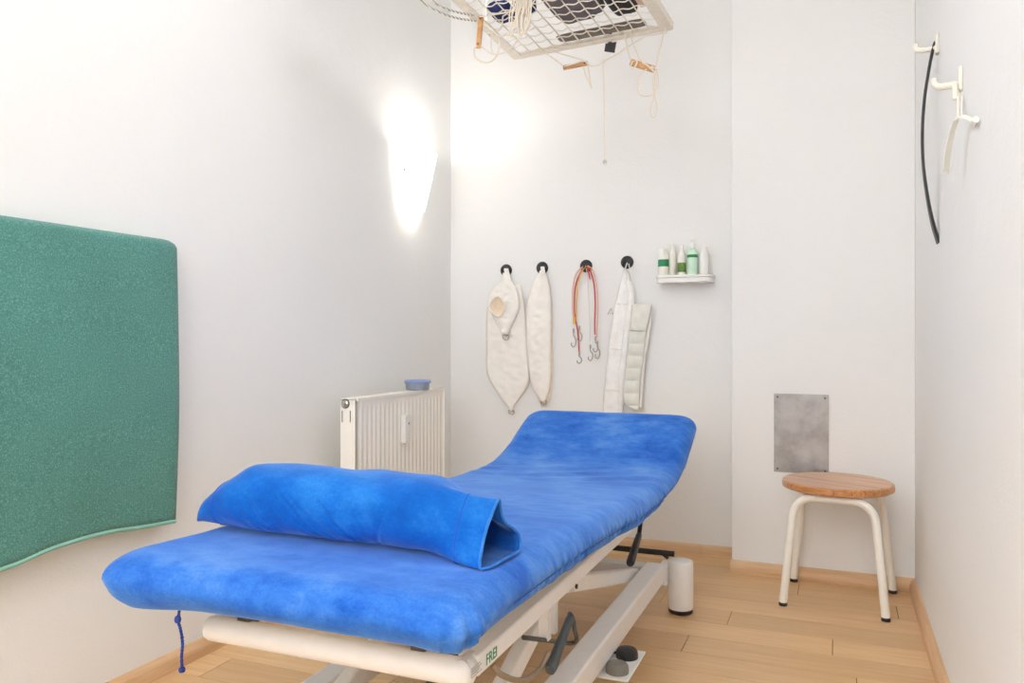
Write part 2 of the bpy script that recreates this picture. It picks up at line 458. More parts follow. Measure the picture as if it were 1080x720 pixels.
def fabric_slab(name, mat, parent, x0, x1, y0, y1, grow=0, sheet=True):
    ol = rounded_outline(x0, x1, y0, y1, .060, .062)
    hx = (x1 - x0) / 2; cx = (x0 + x1) / 2
    R = .055
    secs = []                                   # (distance inwards, z fraction 0 top .. 1 bottom)
    for i in range(13): secs.append((hx - (hx - R) * (i / 12), 0.0))
    for i in range(1, 10):
        a = PI / 2 * i / 9; secs.append((R * (1 - math.sin(a)), .56 * (1 - math.cos(a))))
    for i in range(1, 7):
        t = i / 6; secs.append((.002 + .026 * t ** 2.0, .56 + .44 * t))
    if sheet: secs.append((.046, 1.0))
    m = MB(); rows = []
    cy0, cy1 = y0 + hx, y1 - hx
    for d, zf in secs:
        row = []
        for (x, y) in ol:
            mx, my = cx, min(max(y, cy0), cy1)
            vx, vy = mx - x, my - y; L = math.hypot(vx, vy) or 1
            k = min(1, d / hx)
            # inset measured along the way to the middle line
            px, py = x + vx * k, y + vy * k
            t = interp(TOP, py); b = interp(BOT, py)
            tt, bb = t + grow, b
            z = tt + (bb - tt) * zf
            # side of the head end leans with the raised section
            if py > 2.9: py2 = py + (zf) * .035
            else: py2 = py
            wr = noise.noise(Vector((px * 6, py * 6, 1.3))) * .0030 + noise.noise(Vector((px * 15, py * 22, 4.1))) * .0014
            # the long fold in the middle of the seat
            fx = px + .86 + .02 * math.sin(py * 9)
            wr += -.004 * math.exp(-(fx / .010) ** 2) * max(0, 1 - abs(py - 2.45) / .22)
            # cross folds where the sections hinge
            wr += .003 * math.sin((py + .12 * math.sin(px * 4)) * 60) * math.exp(-((py - 2.60) / .13) ** 2) * .5
            z += wr * (1 - zf)
            n_side = 0
            if sheet and zf > .15:
                side = min(1, (zf - .15) / .35)
                if x > x1 - .03 or x < x0 + .03:
                    g = (noise.noise(Vector((py * 42, zf * 1.5, 0))) * .0085 + noise.noise(Vector((py * 80, zf * 2, 5))) * .0035) * min(1, max(0, (zf - .3) / .3)) * side * (1 if zf < .95 else .5)
                    g *= max(0, min(1, (py - 1.25) / .25)) * max(0, min(1, (2.75 - py) / .2))
                    n_side = g + .004 * noise.noise(Vector((py * 7, 2, zf))) * side
                    if .6 < zf < .72: n_side -= .0035
                    n_side *= 1 if x > cx else -1
                    px += n_side
                elif y < y0 + .03:
                    py2 -= .006 * noise.noise(Vector((px * 6, 5, zf * 2))) * side
                    # slack hem at the far corner of the foot end
                    z -= .016 * zf * math.exp(-((px - x0 - .07) / .12) ** 2)
            # knotted corner, pulled in and down
            cd = math.exp(-(((px - x1 + .02) / .05) ** 2 + ((py2 - y0 - .02) / .05) ** 2))
            z -= .014 * zf * cd; 
            if sheet: px += .010 * cd * zf * math.sin(math.atan2(py2 - y0 - .08, px - x1 + .08) * 14)
            if sheet:
                u = (px - x0) / (x1 - x0); px = X0f(py) + (X1f(py) - X0f(py)) * u
            row.append((px, py2, z))
        rows.append(row)
    m.grid(rows, closed_u=True)
    return m.build(name, mat, parent, smooth=70, merge=.0004)

couch = thing('treatment_couch', (-.88, 2.1, 0), 'white framed treatment couch with foot tube, lifting arms and blue covered mattress', 'treatment couch')
# mattress sections under the cover
for i, (a, b) in enumerate(((1.12, 2.30), (2.31, 2.82), (2.83, 3.08))):
    rows = []
    n = 14
    for q in range(n + 1):
        y = a + (b - a) * q / n
        t = interp(TOP, y) - .014; bt = interp(BOT, y) + .022
        rows.append([(X0 + .055, y, bt), (X1 - .055, y, bt), (X1 - .05, y, (t + bt) / 2), (X1 - .065, y, t), (X0 + .065, y, t), (X0 + .05, y, (t + bt) / 2)])
    m = MB(); m.grid(rows, closed_u=True); m.f.append(tuple(range(6))); m.f.append(tuple(len(m.v) - 6 + j for j in range(6)))
    m.build('mattress_section', M['white'], couch, smooth=30)
RX1, RX0 = -.580, -.622      # side rail
for a, b in ((RX0, RX1), (-1.172, -1.130)):
    MB().box((a, 1.262, .406), (b, 2.76, .444)).build('side_rail', M['couch'], couch, smooth=0, bevel=.005)
for y in (1.75, 2.70):
    MB().box((-1.130, y, .408), (RX0, y + .04, .440)).build('cross_rail', M['couchg'], couch, smooth=0, bevel=.004)
# supports that carry the pads
for x in (-1.08, -.69):
    MB().beam((x, 1.24, .448), (x, 1.55, .470), .03, .03).build('pad_support', M['darkmetal'], couch, smooth=0, bevel=.003)
    MB().beam((x, 2.72, .44), (x, 3.04, .565), .03, .02).build('pad_support', M['darkmetal'], couch, smooth=0, bevel=.003)
# foot tube
MB().lathe([(0, 0), (.016, .001), (.022, .006), (.0245, .014), (.0245, .572), (.022, .582), (.016, .588), (0, .590)], (-1.170, 1.243, .420), (1, 0, 0), 32).build('foot_tube', M['couch'], couch)
MB().tube(crom([(-.601, 1.232, .424), (-.601, 1.25, .424), (-.601, 1.28, .424)], 4), .021, 20).build('tube_end_cap', M['couchg'], couch)
# maker's lettering on the rail
def text(name, body, size, loc, rot, mat, parent, ext=.0004, sx=1.0):
    cu = D.curves.new(name, 'FONT'); cu.body = body; cu.size = size; cu.extrude = ext; cu.align_x = 'LEFT'
    tmp = D.objects.new(name + '_curve', cu); COL.objects.link(tmp)
    bpy.context.view_layer.update()
    me = D.meshes.new_from_object(tmp.evaluated_get(bpy.context.evaluated_depsgraph_get()))
    D.objects.remove(tmp); D.curves.remove(cu)
    mt = Matrix.LocRotScale(Vector(loc), __import__('mathutils').Euler(rot), Vector((sx, 1, 1)))
    me.transform(mt); me.materials.clear(); me.materials.append(mat)
    o = D.objects.new(name, me); COL.objects.link(o)
    o.parent = parent; o.matrix_parent_inverse = parent_matrix(parent).inverted(); return o
lt = text('lettering', 'FREI', .028, (RX1 + .0006, 1.292, .4150), (PI / 2, 0, PI / 2), M['green_ink'], couch, sx=1.0)
lt['label'] = 'green lettering'
m = MB()
for i in range(4): m.box((RX1 + .0002, 1.232 + .0 * i, .416 + i * .005), (RX1 + .0006, 1.275 - .008 * (i % 2), .4175 + i * .005))
m.build('type_plate_print', M['greyink'], couch, smooth=0)
# base frame
BX1, BX0 = -.576, -.642; LBX0, LBX1 = -1.176, -1.110
for a, b in ((BX0, BX1), (LBX0, LBX1)):
    MB().box((a, 1.30, .117), (b, 2.862, .187)).build('base_bar', M['couch'], couch, smooth=0, bevel=.007)
for y in (1.32, 2.80):
    MB().box((LBX1, y, .119), (BX0, y + .06, .185)).build('base_crossbar', M['couchg'], couch, smooth=0, bevel=.006)
for x, y in ((-.527, 2.915), (-1.225, 2.915), (-.527, 1.245), (-1.225, 1.245)):
    wc = MB().lathe([(0, .016), (.044, .016), (.0455, .022), (.0455, .182), (.043, .188), (.038, .190), (0, .190)], (x, y, 0), (0, 0, 1), 40).build('wheel_cover', M['couch'], couch, smooth=30)
    MB().lathe([(0, 0), (.040, 0), (.044, .004), (.044, .0155), (0, .0155)], (x, y, 0), (0, 0, 1), 40).build('rubber_foot', M['black'], wc, smooth=30)
    s = 1 if y > 2 else -1
    yb = 2.862 if y > 2 else 1.30
    xs = -1 if x > -.9 else 1
    xa = x + xs * .052
    # slotted bracket between bar and wheel cover
    z0, z1, ys0, ys1 = .104, .186, min(yb, y), max(yb, y)
    m = MB(); px0, px1 = min(xa, x), max(xa, x)
    w0 = yb if y > 2 else y
    m.box((xa - .012, min(yb, y - s * .0), z1 - .014), (xa + .012, max(yb, y), z1))
    m.box((xa - .012, min(yb, y), z0), (xa + .012, max(yb, y), z0 + .012))
    m.box((xa - .012, yb if s > 0 else yb - .012, z0 + .012), (xa + .012, yb + .012 if s > 0 else yb, z1 - .014))
    m.box((xa - .012, y - .02, z0 + .012), (xa + .012, y, z1 - .014))
    m.build('wheel_bracket', M['couch'], couch, smooth=0, bevel=.003)
MB().tube([(-1.2, 2.93, .206), (-.553, 2.93, .206)], .0105, 16).build('brake_bar', M['black'], couch)
MB().beam((-.60, 2.93, .205), (-.575, 2.93, .188), .02, .008).build('brake_lug', M['black'], couch, smooth=0, bevel=.002)
# lifting arms
for x in (-.668, -1.02):
    MB().beam((x, 1.93, .366), (x, 2.78, .158), .036, .044).build('lifting_arm', M['couch'], couch, smooth=0, bevel=.006)
    MB().beam((x, 1.93, .366), (x, 1.33, .160), .036, .044).build('lifting_arm', M['couch'], couch, smooth=0, bevel=.006)
    MB().tube([(x - .03, 1.93, .37), (x + .03, 1.93, .37)], .02, 20).build('pivot', M['darkmetal'], couch)
MB().tube([(-1.05, 1.93, .372), (-.64, 1.93, .372)], .013, 16).build('cross_shaft', M['couchg'], couch)
MB().tube([(-.84, 1.50, .18), (-.84, 2.0, .33)], .026, 20).build('lift_actuator', M['blackplastic'], couch)
MB().tube([(-.84, 1.42, .156), (-.84, 1.52, .186)], .012, 16).build('actuator_rod', M['steel'], couch)
# levers under the rail
a, b = atX(602, 650, -.560), atX(580, 707, -.545)
MB().tube([a, a.lerp(b, .06), a.lerp(b, .95), b], [.0085, .0095, .0125, .0105], 14).build('lever_grip', M['grip'], couch)
q0, q1, q2 = atX(552, 672, -.612), atX(602, 678, -.575), atX(608, 674, -.560)
q3 = atX(604, 652, -.556); q4 = atX(601, 647, -.558)
MB().tube(crom([q0, q0.lerp(q1, .5), q1, q2, q2.lerp(q3, .5), q3, q4, a], 6), .0052, 10).build('lever_rod', M['grip'], couch)
c0, c1, c2, c3, c4 = atX(520, 701, -.605), atX(530, 712, -.59), atX(550, 717, -.575), atX(569, 706, -.565), atX(579, 688, -.555)
MB().tube(crom([c0, c1, c2, c3, c4], 8), .0058, 12).build('bent_tube', M['tubemetal'], couch)
a, b = atX(674, 564, -.575), atX(664.5, 594, -.555)
MB().tube([a, a.lerp(b, .06), a.lerp(b, .95), b], [.009, .010, .0125, .0105], 14).build('lever_grip', M['black'], couch)
MB().tube([a, a + Vector((0, .03, .05))], .007, 10).build('lever_rod', M['black'], couch)
# hook bracket and roller under the rail
p = atX(573, 657, -.600)
m = MB()
for dy in (0, .045):
    yy = p.y + dy
    m.box((-.612, yy, .335), (-.588, yy + .004, .408)); m.box((-.612, yy + .016, .335), (-.588, yy + .020, .408)); m.box((-.612, yy, .331), (-.588, yy + .020, .336))
m.build('hook_bracket', M['couch'], couch, smooth=0, bevel=.0015)
p = atX(604, 631, -.60)
MB().tube([(-.625, p.y, .392), (-.60, p.y, .392), (-.592, p.y, .392)], .0125, 18).build('roller', M['couch'], couch)
MB().tube([(-.592, p.y, .392), (-.588, p.y, .392)], .006, 12).build('roller_pin', M['black'], couch)
# foot switch plate with two dome buttons
fp = MB().box((-.600, 2.035, .098), (-.505, 2.245, .104)).build('pedal_plate', M['white'], couch, smooth=0, bevel=.002)
def dome(y, mat, r=.029):
    MB().lathe([(r, 0), (r, .010), (r * .96, .018), (r * .82, .024), (r * .5, .0265), (0, .027)], (-.545, y, .104), (0, 0, 1), 32).build('pedal_dome', mat, couch, smooth=30)
dome(2.185, M['black'], .031); dome(2.078, M['greyrub'], .031)
MB().tube(crom([(-.575, 2.185, .112), (-.59, 2.165, .118), (-.60, 2.14, .114), (-.592, 2.125, .110)], 6), .0038, 8).build('pedal_cable', M['navyrope'], couch)

sheet = fabric_slab('fitted_cover', M['velour'], None, X0, X1, Y0, Y1, grow=0)
tag(sheet, 'blue velour fitted cover stretched over the treatment couch', 'fitted cover')
# stitch line and tie cord of the cover
pts = []
for i in range(150):
    y = 1.28 + i * .0092; z = interp(TOP, y) + (interp(BOT, y) - interp(TOP, y)) * .66
    pts.append((X1f(y) - .0055 + .001 * math.sin(y * 232), y, z))
MB().tube(pts, .0012, 6).build('stitching', M['stitch'], sheet)
p0 = atY(189, 646, 1.105)
cord = [atY(x, y, 1.105) for x, y in ((189, 644), (188, 655), (190, 662), (192, 672), (192.5, 682), (191.5, 692), (192, 704))]
cp = crom(cord, 8)
MB().tube(cp, [.0026 + .0011 * noise.noise(Vector((i * .9, 0, 0))) + .0004 * math.sin(i * 2.4) for i in range(len(cp))], 8).build('tie_cord', M['navyrope'], sheet)
MB().lathe([(0, -.006), (.005, -.004), (.0062, 0), (.005, .004), (0, .006)], atY(192, 706, 1.105), (0, 0, 1), 12).build('cord_knot', M['navyrope'], sheet)
MB().lathe([(0, -.008), (.005, -.005), (.0062, 0), (.005, .005), (0, .008)], atY(187.5, 653, 1.105), (0, 0, 1), 12).build('cord_knot', M['navyrope'], sheet)

# ------------------------------------------------------------------ bolster
def top_at(x, y): return interp(TOP, y)
BY = 1.362
bol = thing('bolster', (-.88, BY, .594), 'blue velour covered bolster roll lying across the foot of the couch', 'bolster')
rim_px = [(517, 600.5, -.563), (506, 598.5, -.575), (507.5, 580, -.578), (512, 560, -.580), (518, 543, -.580), (523.5, 530, -.580),
          (526.5, 527, -.580), (528.5, 541, -.578), (533, 551, -.572), (541, 557, -.566), (547, 564, -.560), (548.5, 576, -.556), (544, 586, -.556), (530, 596, -.560)]
rim = crom([atX(*p) for p in rim_px], 8, closed=True)
NR = len(rim)
# ring angle of each rim point: start at the bottom, run up the camera side
def canon(frac, hy, hz, yc, zb):
    a = -PI / 2 - 2 * PI * frac
    c, s = math.cos(a), math.sin(a)
    y = yc + hy * (abs(c) ** .9) * (1 if c > 0 else -1)
    z = zb + hz + hz * (abs(s) ** .85) * (1 if s > 0 else -1)
    return y, z
rows = []
xs = [-.580, -.588, -.598, -.61, -.622, -.636, -.650, -.668, -.679, -.69, -.70, -.71, -.718, -.726, -.733, -.74] + [round(-.74 - .004 * i, 4) for i in range(1, 90)] + [-1.105, -1.115, -1.125, -1.14, -1.155, -1.17, -1.185, -1.20, -1.215, -1.228, -1.240, -1.250, -1.257, -1.262]
for x in xs:
    e = max(0, min(1, (x + .74) / .16)); e = e * e * (3 - 2 * e)      # 1 at the rim
    l = max(0, min(1, (-1.12 - x) / .142))
    hz = .069 * (1 - .72 * l ** 1.5) ; hy = .088 * (1 - .42 * l ** 1.6)
    if x < -1.245: hz *= math.sqrt(max(.05, (x + 1.264) / .019)); hy *= (.8 + .2 * (x + 1.264) / .019)
    zb = top_at(x, BY) + .003 + .010 * l
    row = []
    for k in range(NR):
        fr = k / NR
        y, z = canon(fr, hy, hz, BY - .012 * l, zb)
        nx = x
        # diagonal creases
        w = math.sin((x * 1.0 + (y - BY) * 1.3 + (z - .66) * 1.6) * 34 + 2 * noise.noise(Vector((x * 4, y * 4, z * 4))))
        amp = .0036 * math.exp(-((x + .86) / .16) ** 2) * (.35 + abs(noise.noise(Vector((x * 5, y * 5, 7)))) * 1.6) + .0026 * math.exp(-((x + 1.14) / .05) ** 2)
        nn = noise.noise(Vector((x * 9, y * 9, z * 9))) * .0035
        dy, dz = y - BY, z - (zb + hz); L = math.hypot(dy, dz) or 1
        cre = 0
        if y < BY + .03:
            for x0_, sl, wd, dp in ((-.985, .9, .005, .0045), (-.955, 1.1, .006, .0055), (-.925, 1.3, .0045, .004), (-.875, 1.0, .006, .005), (-.80, -.5, .005, .003), (-1.07, .7, .006, .005), (-1.11, .5, .005, .005), (-.70, .9, .006, .0035)):
                dd = (x - x0_) + sl * (z - .63); cre -= dp * math.exp(-(dd / wd) ** 2) * (1 - min(1, max(0, (z - .65) / .06)))
                cre += dp * .5 * math.exp(-((dd - wd * 2.2) / wd) ** 2) * (1 - min(1, max(0, (z - .65) / .06)))
        f = (w * amp + nn + cre) * (0 if z < zb + .008 else 1)
        y += dy / L * f; z += dz / L * f
        if e > 0:
            rp = rim[k]; 
            y = y * (1 - e) + rp.y * e; z = z * (1 - e) + rp.z * e; nx = x + (rp.x + .580) * e
        z = max(z, top_at(x, y) + .0035)
        row.append((nx, y, z))
    rows.append(row)
m = MB(); m.grid(rows, closed_u=True); m.f.append(tuple(range((len(rows) - 1) * NR, len(rows) * NR)))
m.build('bolster_cover', M['velour2'], bol, smooth=80)
# inside of the open sleeve
ir = []
cy = sum(p.y for p in rim) / NR; cz = sum(p.z for p in rim) / NR
for x, k_ in ((0, 1.0), (-.003, .955), (-.012, .95), (-.03, .95), (-.06, .95), (-.09, .95), (-.15, .93), (-.20, .92), (-.26, .90)):
    row = []
    rr_ = rows[0 if x > -.013 else (3 if x > -.04 else (6 if x > -.07 else (9 if x > -.1 else (14 if x > -.16 else (24 if x > -.21 else 38)))))]
    srcc = (sum(p[1] for p in rr_) / NR, sum(p[2] for p in rr_) / NR)
    for i in range(NR):
        src = rr_[i]
        row.append((rows[0][i][0] + x if x > -.013 else src[0] - .001, srcc[0] + (src[1] - srcc[0]) * k_, srcc[1] + (src[2] - srcc[1]) * k_))
    ir.append(row)
m = MB(); m.grid(ir, closed_u=True); m.f.append(tuple(len(m.v) - NR + i for i in range(NR)))
m.build('sleeve_lining', M['lining'], bol, smooth=60)
MB().tube([(p.x + .001, p.y, max(p.z, .599)) for p in rim], .0026, 8, closed=True).build('sleeve_hem', M['velhem'], bol)
sr = [(p[0], p[1] + (p[1] - BY) * .008, p[2] + (p[2] - .665) * .008) for p in rows[5]]
MB().tube(sr, .0012, 6, closed=True).build('hem_stitching', M['stitch'], bol)
tr = [(p[0] - .0005, p[1], p[2]) for p in rows[xs.index(-1.20)]]
MB().tube(tr, .0015, 6, closed=True).build('end_seam', M['stitch'], bol)

# ------------------------------------------------------------------ green mat on the left wall
def zf(y):
    return interp([(0.7, .462), (1.27, .462), (1.40, .478), (1.55, .480), (1.68, .468), (1.80, .460)], y)
mat_ = thing('hanging_mat', (XL + .05, 1.3, .46), 'large green terry mat draped over a rod on the left wall', 'mat')
rows = []
NY = 70
for i in range(NY + 1):
    y = .70 + (1.792 - .70) * i / NY
    yy = y
    row = []
    zt = 1.287
    cr = max(0, (y - 1.765) / .027)
    def wx(z, s): return .006 * math.sin(y * 7 + s) * (1.25 - z) + .003 * noise.noise(Vector((y * 3, z * 3, s)))
    for j in range(40):       # front from hem up
        t = j / 39; z = zf(y) + (zt - .02 - zf(y)) * t
        row.append((-1.812 + .012 * math.sin(PI * t) + wx(z, 0) + .0 , y, z))
    for j in range(1, 9):
        a = PI * j / 9; row.append((-1.831 + .019 * math.cos(a), y, zt - .02 - .004 * cr ** 2 + (.02 - .003 * cr * cr) * math.sin(a)))
    for j in range(1, 26):
        t = j / 25; z = zt - .02 - (zt - .02 - (zf(y) - .004 + .006 * math.sin(y * 5))) * t
        row.append((-1.851 + min(.004, wx(z, 2)), y, z))
    rows.append(row)
m = MB(); m.grid(rows)
o = m.build('mat_cloth', M['terry'], mat_, smooth=70); s = o.modifiers.new('solid', 'SOLIDIFY'); s.thickness = .010; s.offset = 0
MB().tube([r[0] for r in rows], .0075, 8).build('bottom_hem', M['terryhem'], mat_)
MB().tube([r[-1] for r in rows], .006, 8).build('bottom_hem', M['terryhem'], mat_)
MB().tube([(-1.831, .72, 1.262), (-1.831, 1.775, 1.262)], .009, 12).build('hanging_rod', M['steel'], mat_)

# ------------------------------------------------------------------ radiator
RXF, RXB = -1.683, -1.748
ra, rb_ = atX(374, 420.4, RXF), atX(469.3, 408.8, RXF)
ry0, ry1 = ra.y, rb_.y; rz1 = .773; rz0 = .173
rad = thing('radiator', ((RXF + RXB) / 2, (ry0 + ry1) / 2, rz0), 'cream panel radiator with vertical ribs on the left wall', 'radiator')
nrib = 22; rows = []
NYr = nrib * 8
for j, (z, amp) in enumerate([(rz0 + .004, 0), (rz0 + .03, 0), (rz0 + .045, .6), (rz0 + .06, 1), (rz1 - .068, 1), (rz1 - .050, .8), (rz1 - .038, .3), (rz1 - .030, 0), (rz1 - .004, 0)]):
    row = []
    for i in range(NYr + 1):
        u = i / NYr; y = ry0 + .022 + (ry1 - ry0 - .03) * u
        ph = (u * nrib) % 1
        prof = min(1, max(0, (math.cos(2 * PI * ph) * .9 + .45)))
        row.append((RXF - .004 - .0034 * amp * (1 - prof) , y, z))
    rows.append(row)
m = MB(); m.grid(rows)
m.build('front_panel', M['radiator'], rad, smooth=50)
m = MB(); m.box((RXF - .022, ry0 + .022, rz0), (RXF - .0115, ry1 - .008, rz1 - .002)); m.box((RXB + .002, ry0 + .02, rz0), (RXB + .014, ry1 - .008, rz1 - .004))
m.build('water_panel', M['radiator'], rad, smooth=0)
m = MB(); m.box((RXF - .005, ry0 + .022, rz1 - .012), (RXF, ry1 - .005, rz1)); m.box((RXB, ry0, rz1 - .006), (RXB + .012, ry1, rz1))
m.box((RXB + .012, ry0, rz1 - .006), (RXF, ry0 + .012, rz1)); m.box((RXB + .012, ry1 - .012, rz1 - .006), (RXF - .005, ry1, rz1))
nb = 34
for i in range(nb):
    y = ry0 + .02 + (ry1 - ry0 - .04) * i / (nb - 1); m.box((RXB + .012, y - .004, rz1 - .008), (RXF - .005, y + .004, rz1 - .003))
m.build('top_grille', M['radiator'], rad, smooth=0)
m = MB(); m.box((RXB, ry0, rz0), (RXF, ry0 + .008, rz1)); sp = m.build('side_cover', M['radiator'], rad, smooth=0, bevel=.003)
MB().box((RXB, ry1 - .008, rz0), (RXF, ry1, rz1)).build('side_cover', M['radiator'], rad, smooth=0, bevel=.003)
for px in (361, 369.5):
    p = atY(px, 439, ry0); MB().box((p.x - .0018, ry0 - .0008, p.z - .022), (p.x + .0018, ry0 + .001, p.z + .022)).build('vent_slot', M['darkmetal'], sp, smooth=0)
p = atY(364.5, 425.5, ry0)
MB().lathe([(0, 0), (.015, 0), (.015, .006), (.012, .008), (.009, .009), (.009, .016), (0, .017)], (p.x, ry0, p.z), (0, -1, 0), 28).build('plug', M['steel'], rad)
MB().lathe([(.0155, 0), (.018, 0), (.018, .003), (.0155, .003)], (p.x, ry0, p.z), (0, -1, 0), 28).build('plug_ring', M['darkmetal'], rad)
p = atX(429.5, 452, RXF + .012)
al = MB().box((RXF - .006, p.y - .022, p.z - .058), (RXF + .016, p.y + .022, p.z + .058)).build('heat_meter', M['white'], rad, smooth=0, bevel=.004)
MB().box((RXF + .0158, p.y + .004, p.z + .018), (RXF + .0166, p.y + .012, p.z + .026)).build('meter_window', M['darkmetal'], al, smooth=0)
for i in range(3): MB().box((RXF + .0158, p.y + .006, p.z - .012 - i * .014), (RXF + .0166, p.y + .009, p.z - .008 - i * .014)).build('meter_mark', M['greyink'], al, smooth=0)
for dz in (.06, .12):
    for yy in (ry0 + .15, ry1 - .15): MB().box((XL, yy - .012, rz0 + dz), (RXB + .002, yy + .012, rz0 + dz + .03)).build('wall_bracket', M['radiator'], rad, smooth=0)
p = atX(440.5, 408, -1.722)
tub = thing('lidded_tub', (-1.722, p.y, rz1), 'small grey-blue round tub with lid on top of the radiator', 'tub')
MB().lathe([(0, 0), (.049, 0), (.051, .004), (.053, .030), (0, .030)], (-1.722, p.y, rz1), (0, 0, 1), 40).build('tub_body', M['tubblue'], tub, smooth=30)
MB().lathe([(0, .030), (.058, .030), (.060, .034), (.059, .041), (.054, .044), (.03, .046), (0, .046)], (-1.722, p.y, rz1), (0, 0, 1), 40).build('lid', M['lidblue'], tub, smooth=30)

# ------------------------------------------------------------------ stool
SX, SY, SZ = .0035, 3.285, .456
stool = thing('stool', (SX, SY, 0), 'round wooden seat stool with four cream tube legs', 'stool')
MB().lathe([(0, SZ - .030), (.192, SZ - .030), (.199, SZ - .026), (.201, SZ - .015), (.199, SZ - .004), (.193, SZ), (0, SZ)], (SX, SY, 0), (0, 0, 1), 72).build('seat', M['seat'], stool, smooth=30)
feet = {'fl': (-.186, 3.134), 'fr': (.164, 3.098), 'bl': (-.163, 3.462), 'br': (.207, 3.45)}
def leg_u(a, b):
    a = Vector((feet[a][0], feet[a][1], .012)); b = Vector((feet[b][0], feet[b][1], .012))
    c = Vector((SX, SY, 0)); zt = SZ - .046
    mid = (a + b) / 2
    def topof(p): return Vector((mid.x + (p.x - mid.x) * .88, mid.y + (p.y - mid.y) * .88, 0)).lerp(Vector((SX, SY, 0)), .12)
    ta, tb = topof(a), topof(b)
    def pre(p, t, z): f = z / zt; return Vector((p.x + (t.x - p.x) * f, p.y + (t.y - p.y) * f, z))
    A0 = pre(a, ta, .012); A1 = pre(a, ta, zt - .085); A2 = pre(a, ta, zt - .03)
    B0 = pre(b, tb, .012); B1 = pre(b, tb, zt - .085); B2 = pre(b, tb, zt - .03)
    ua = (tb - ta).normalized()
    TA = ta + ua * .075 + Vector((0, 0, zt)); TB = tb - ua * .075 + Vector((0, 0, zt))
    def bez(p, c_, q, n=10): return [p * (1 - t) ** 2 + c_ * 2 * t * (1 - t) + q * t * t for t in [i / n for i in range(n + 1)]]
    ca_ = ta + Vector((0, 0, zt)); cb_ = tb + Vector((0, 0, zt))
    h = (TA + TB) / 2
    left = [A0, A0.lerp(A1, .5)] + bez(A1, ca_, TA) + [h]
    right = [B0, B0.lerp(B1, .5)] + bez(B1, cb_, TB) + [h]
    for L in (left, right):
        lg = MB().tube(L, .0148, 18).build('leg', M['cream'], stool)
        MB().tube([L[0] - Vector((0, 0, .012)), L[0] + Vector((0, 0, .001))], .0152, 18).build('foot_cap', M['black'], lg)
leg_u('fl', 'fr'); leg_u('bl', 'br')
MB().lathe([(0, SZ - .036), (.09, SZ - .036), (.09, SZ - .0305), (0, SZ - .0305)], (SX, SY, 0), (0, 0, 1), 32).build('seat_plate', M['cream'], stool, smooth=30)

# ------------------------------------------------------------------ steel plate
p0, p1 = atY(816.3, 414.8, YP - .003), atY(874.1, 416.2, YP - .003)
zt_ = (p0.z + p1.z) / 2; zb_ = atY(816.3, 497, YP).z
plate = MB().box((p0.x, YP - .004, zb_), (p1.x, YP, zt_)).build('steel_plate', M['galv'], smooth=0, bevel=.001)
tag(plate, 'rectangular grey steel sheet screwed to the wall above the stool', 'metal plate')
for x in (p0.x + .014, p1.x - .014):
    for z in (zt_ - .014, zb_ + .014):
        MB().lathe([(0, 0), (.0045, 0), (.004, .002), (0, .0028)], (x, YP - .004, z), (0, -1, 0), 14).build('screw', M['darkmetal'], plate)

# ------------------------------------------------------------------ wall hooks with slings
YW = YB
hook_px = [(534, 285), (572, 282.5), (618.3, 280.5), (661.5, 276.5)]
hook_lab = ['black round wall hook holding the sling with the open cup', 'black round wall hook holding the narrow canvas sling',
            'black round wall hook holding the coloured cords', 'black round wall hook nearest the shelf, holding the webbing belts']
hp = [atY(x, y, YW) for x, y in hook_px]
h0 = thing('wall_hook', hp[0], hook_lab[0], 'hook', 'black hooks on the back wall')
x, z = hp[0].x, hp[0].z
MB().lathe([(.031, 0), (.031, .003), (.028, .008), (.018, .012), (0, .014)], (x, YW, z), (0, -1, 0), 36).build('base_disc', M['blackplastic'], h0)
MB().tube(crom([(x, YW - .01, z + .004), (x, YW - .024, z - .002), (x + .001, YW - .036, z - .012), (x + .002, YW - .046, z - .006), (x + .002, YW - .048, z + .006)], 6), .0042, 10).build('hook', M['blackplastic'], h0)
for i in (1, 2, 3):
    c = copy_tree(h0); c.location = hp[i]; c['label'] = hook_lab[i]
def panel(name, rows_px, Y, mat, parent, bulge=.008, thick=.004, wr=.002, n=60, m_=18, seed=0.0, edge=None, tilt=0.0):
    """a hanging cloth: rows of (y, left x, right x) as seen on the wall"""
    rows = []
    for i in range(n + 1):
        yv = rows_px[0][0] + (rows_px[-1][0] - rows_px[0][0]) * i / n
        xl = interp([(r[0], r[1]) for r in rows_px], yv); xr = interp([(r[0], r[2]) for r in rows_px], yv)
        row = []
        for k in range(m_ + 1):
            t = k / m_; p = atY(xl + (xr - xl) * t, yv, Y)
            b = bulge * math.sin(PI * t) ** .6 + wr * noise.noise(Vector((p.x * 30 + seed, p.z * 45, seed))) * 1.5 * math.sin(PI * t)
            row.append((p.x, Y - max(b, .0) + tilt * i / n, p.z))
        rows.append(row)
    m = MB(); m.grid(rows)
    o = m.build(name, mat, parent, smooth=70)
    s = o.modifiers.new('solid', 'SOLIDIFY'); s.thickness = thick; s.offset = 0
    if edge:
        loop = [r[0] for r in rows] + [r[-1] for r in reversed(rows)]
        MB().tube(loop, .0022, 6, closed=True).build('binding', edge, parent)
    return rows
def dring(parent, px, py, Y, r=.017, mat='wiremetal', name='d_ring', wire=.0026):
    c = atY(px, py, Y)
    pts = [(c.x + r * math.cos(a), Y - .004 * math.sin(a), c.z + r * .9 * math.sin(a)) for a in [PI * 1.0 + PI * i / 12 for i in range(13)]]
    pts = [(c.x - r, Y, c.z + r * .4)] + pts + [(c.x + r, Y, c.z + r * .4)]
    return MB().tube(pts, wire, 8, closed=True).build(name, M[mat], parent)
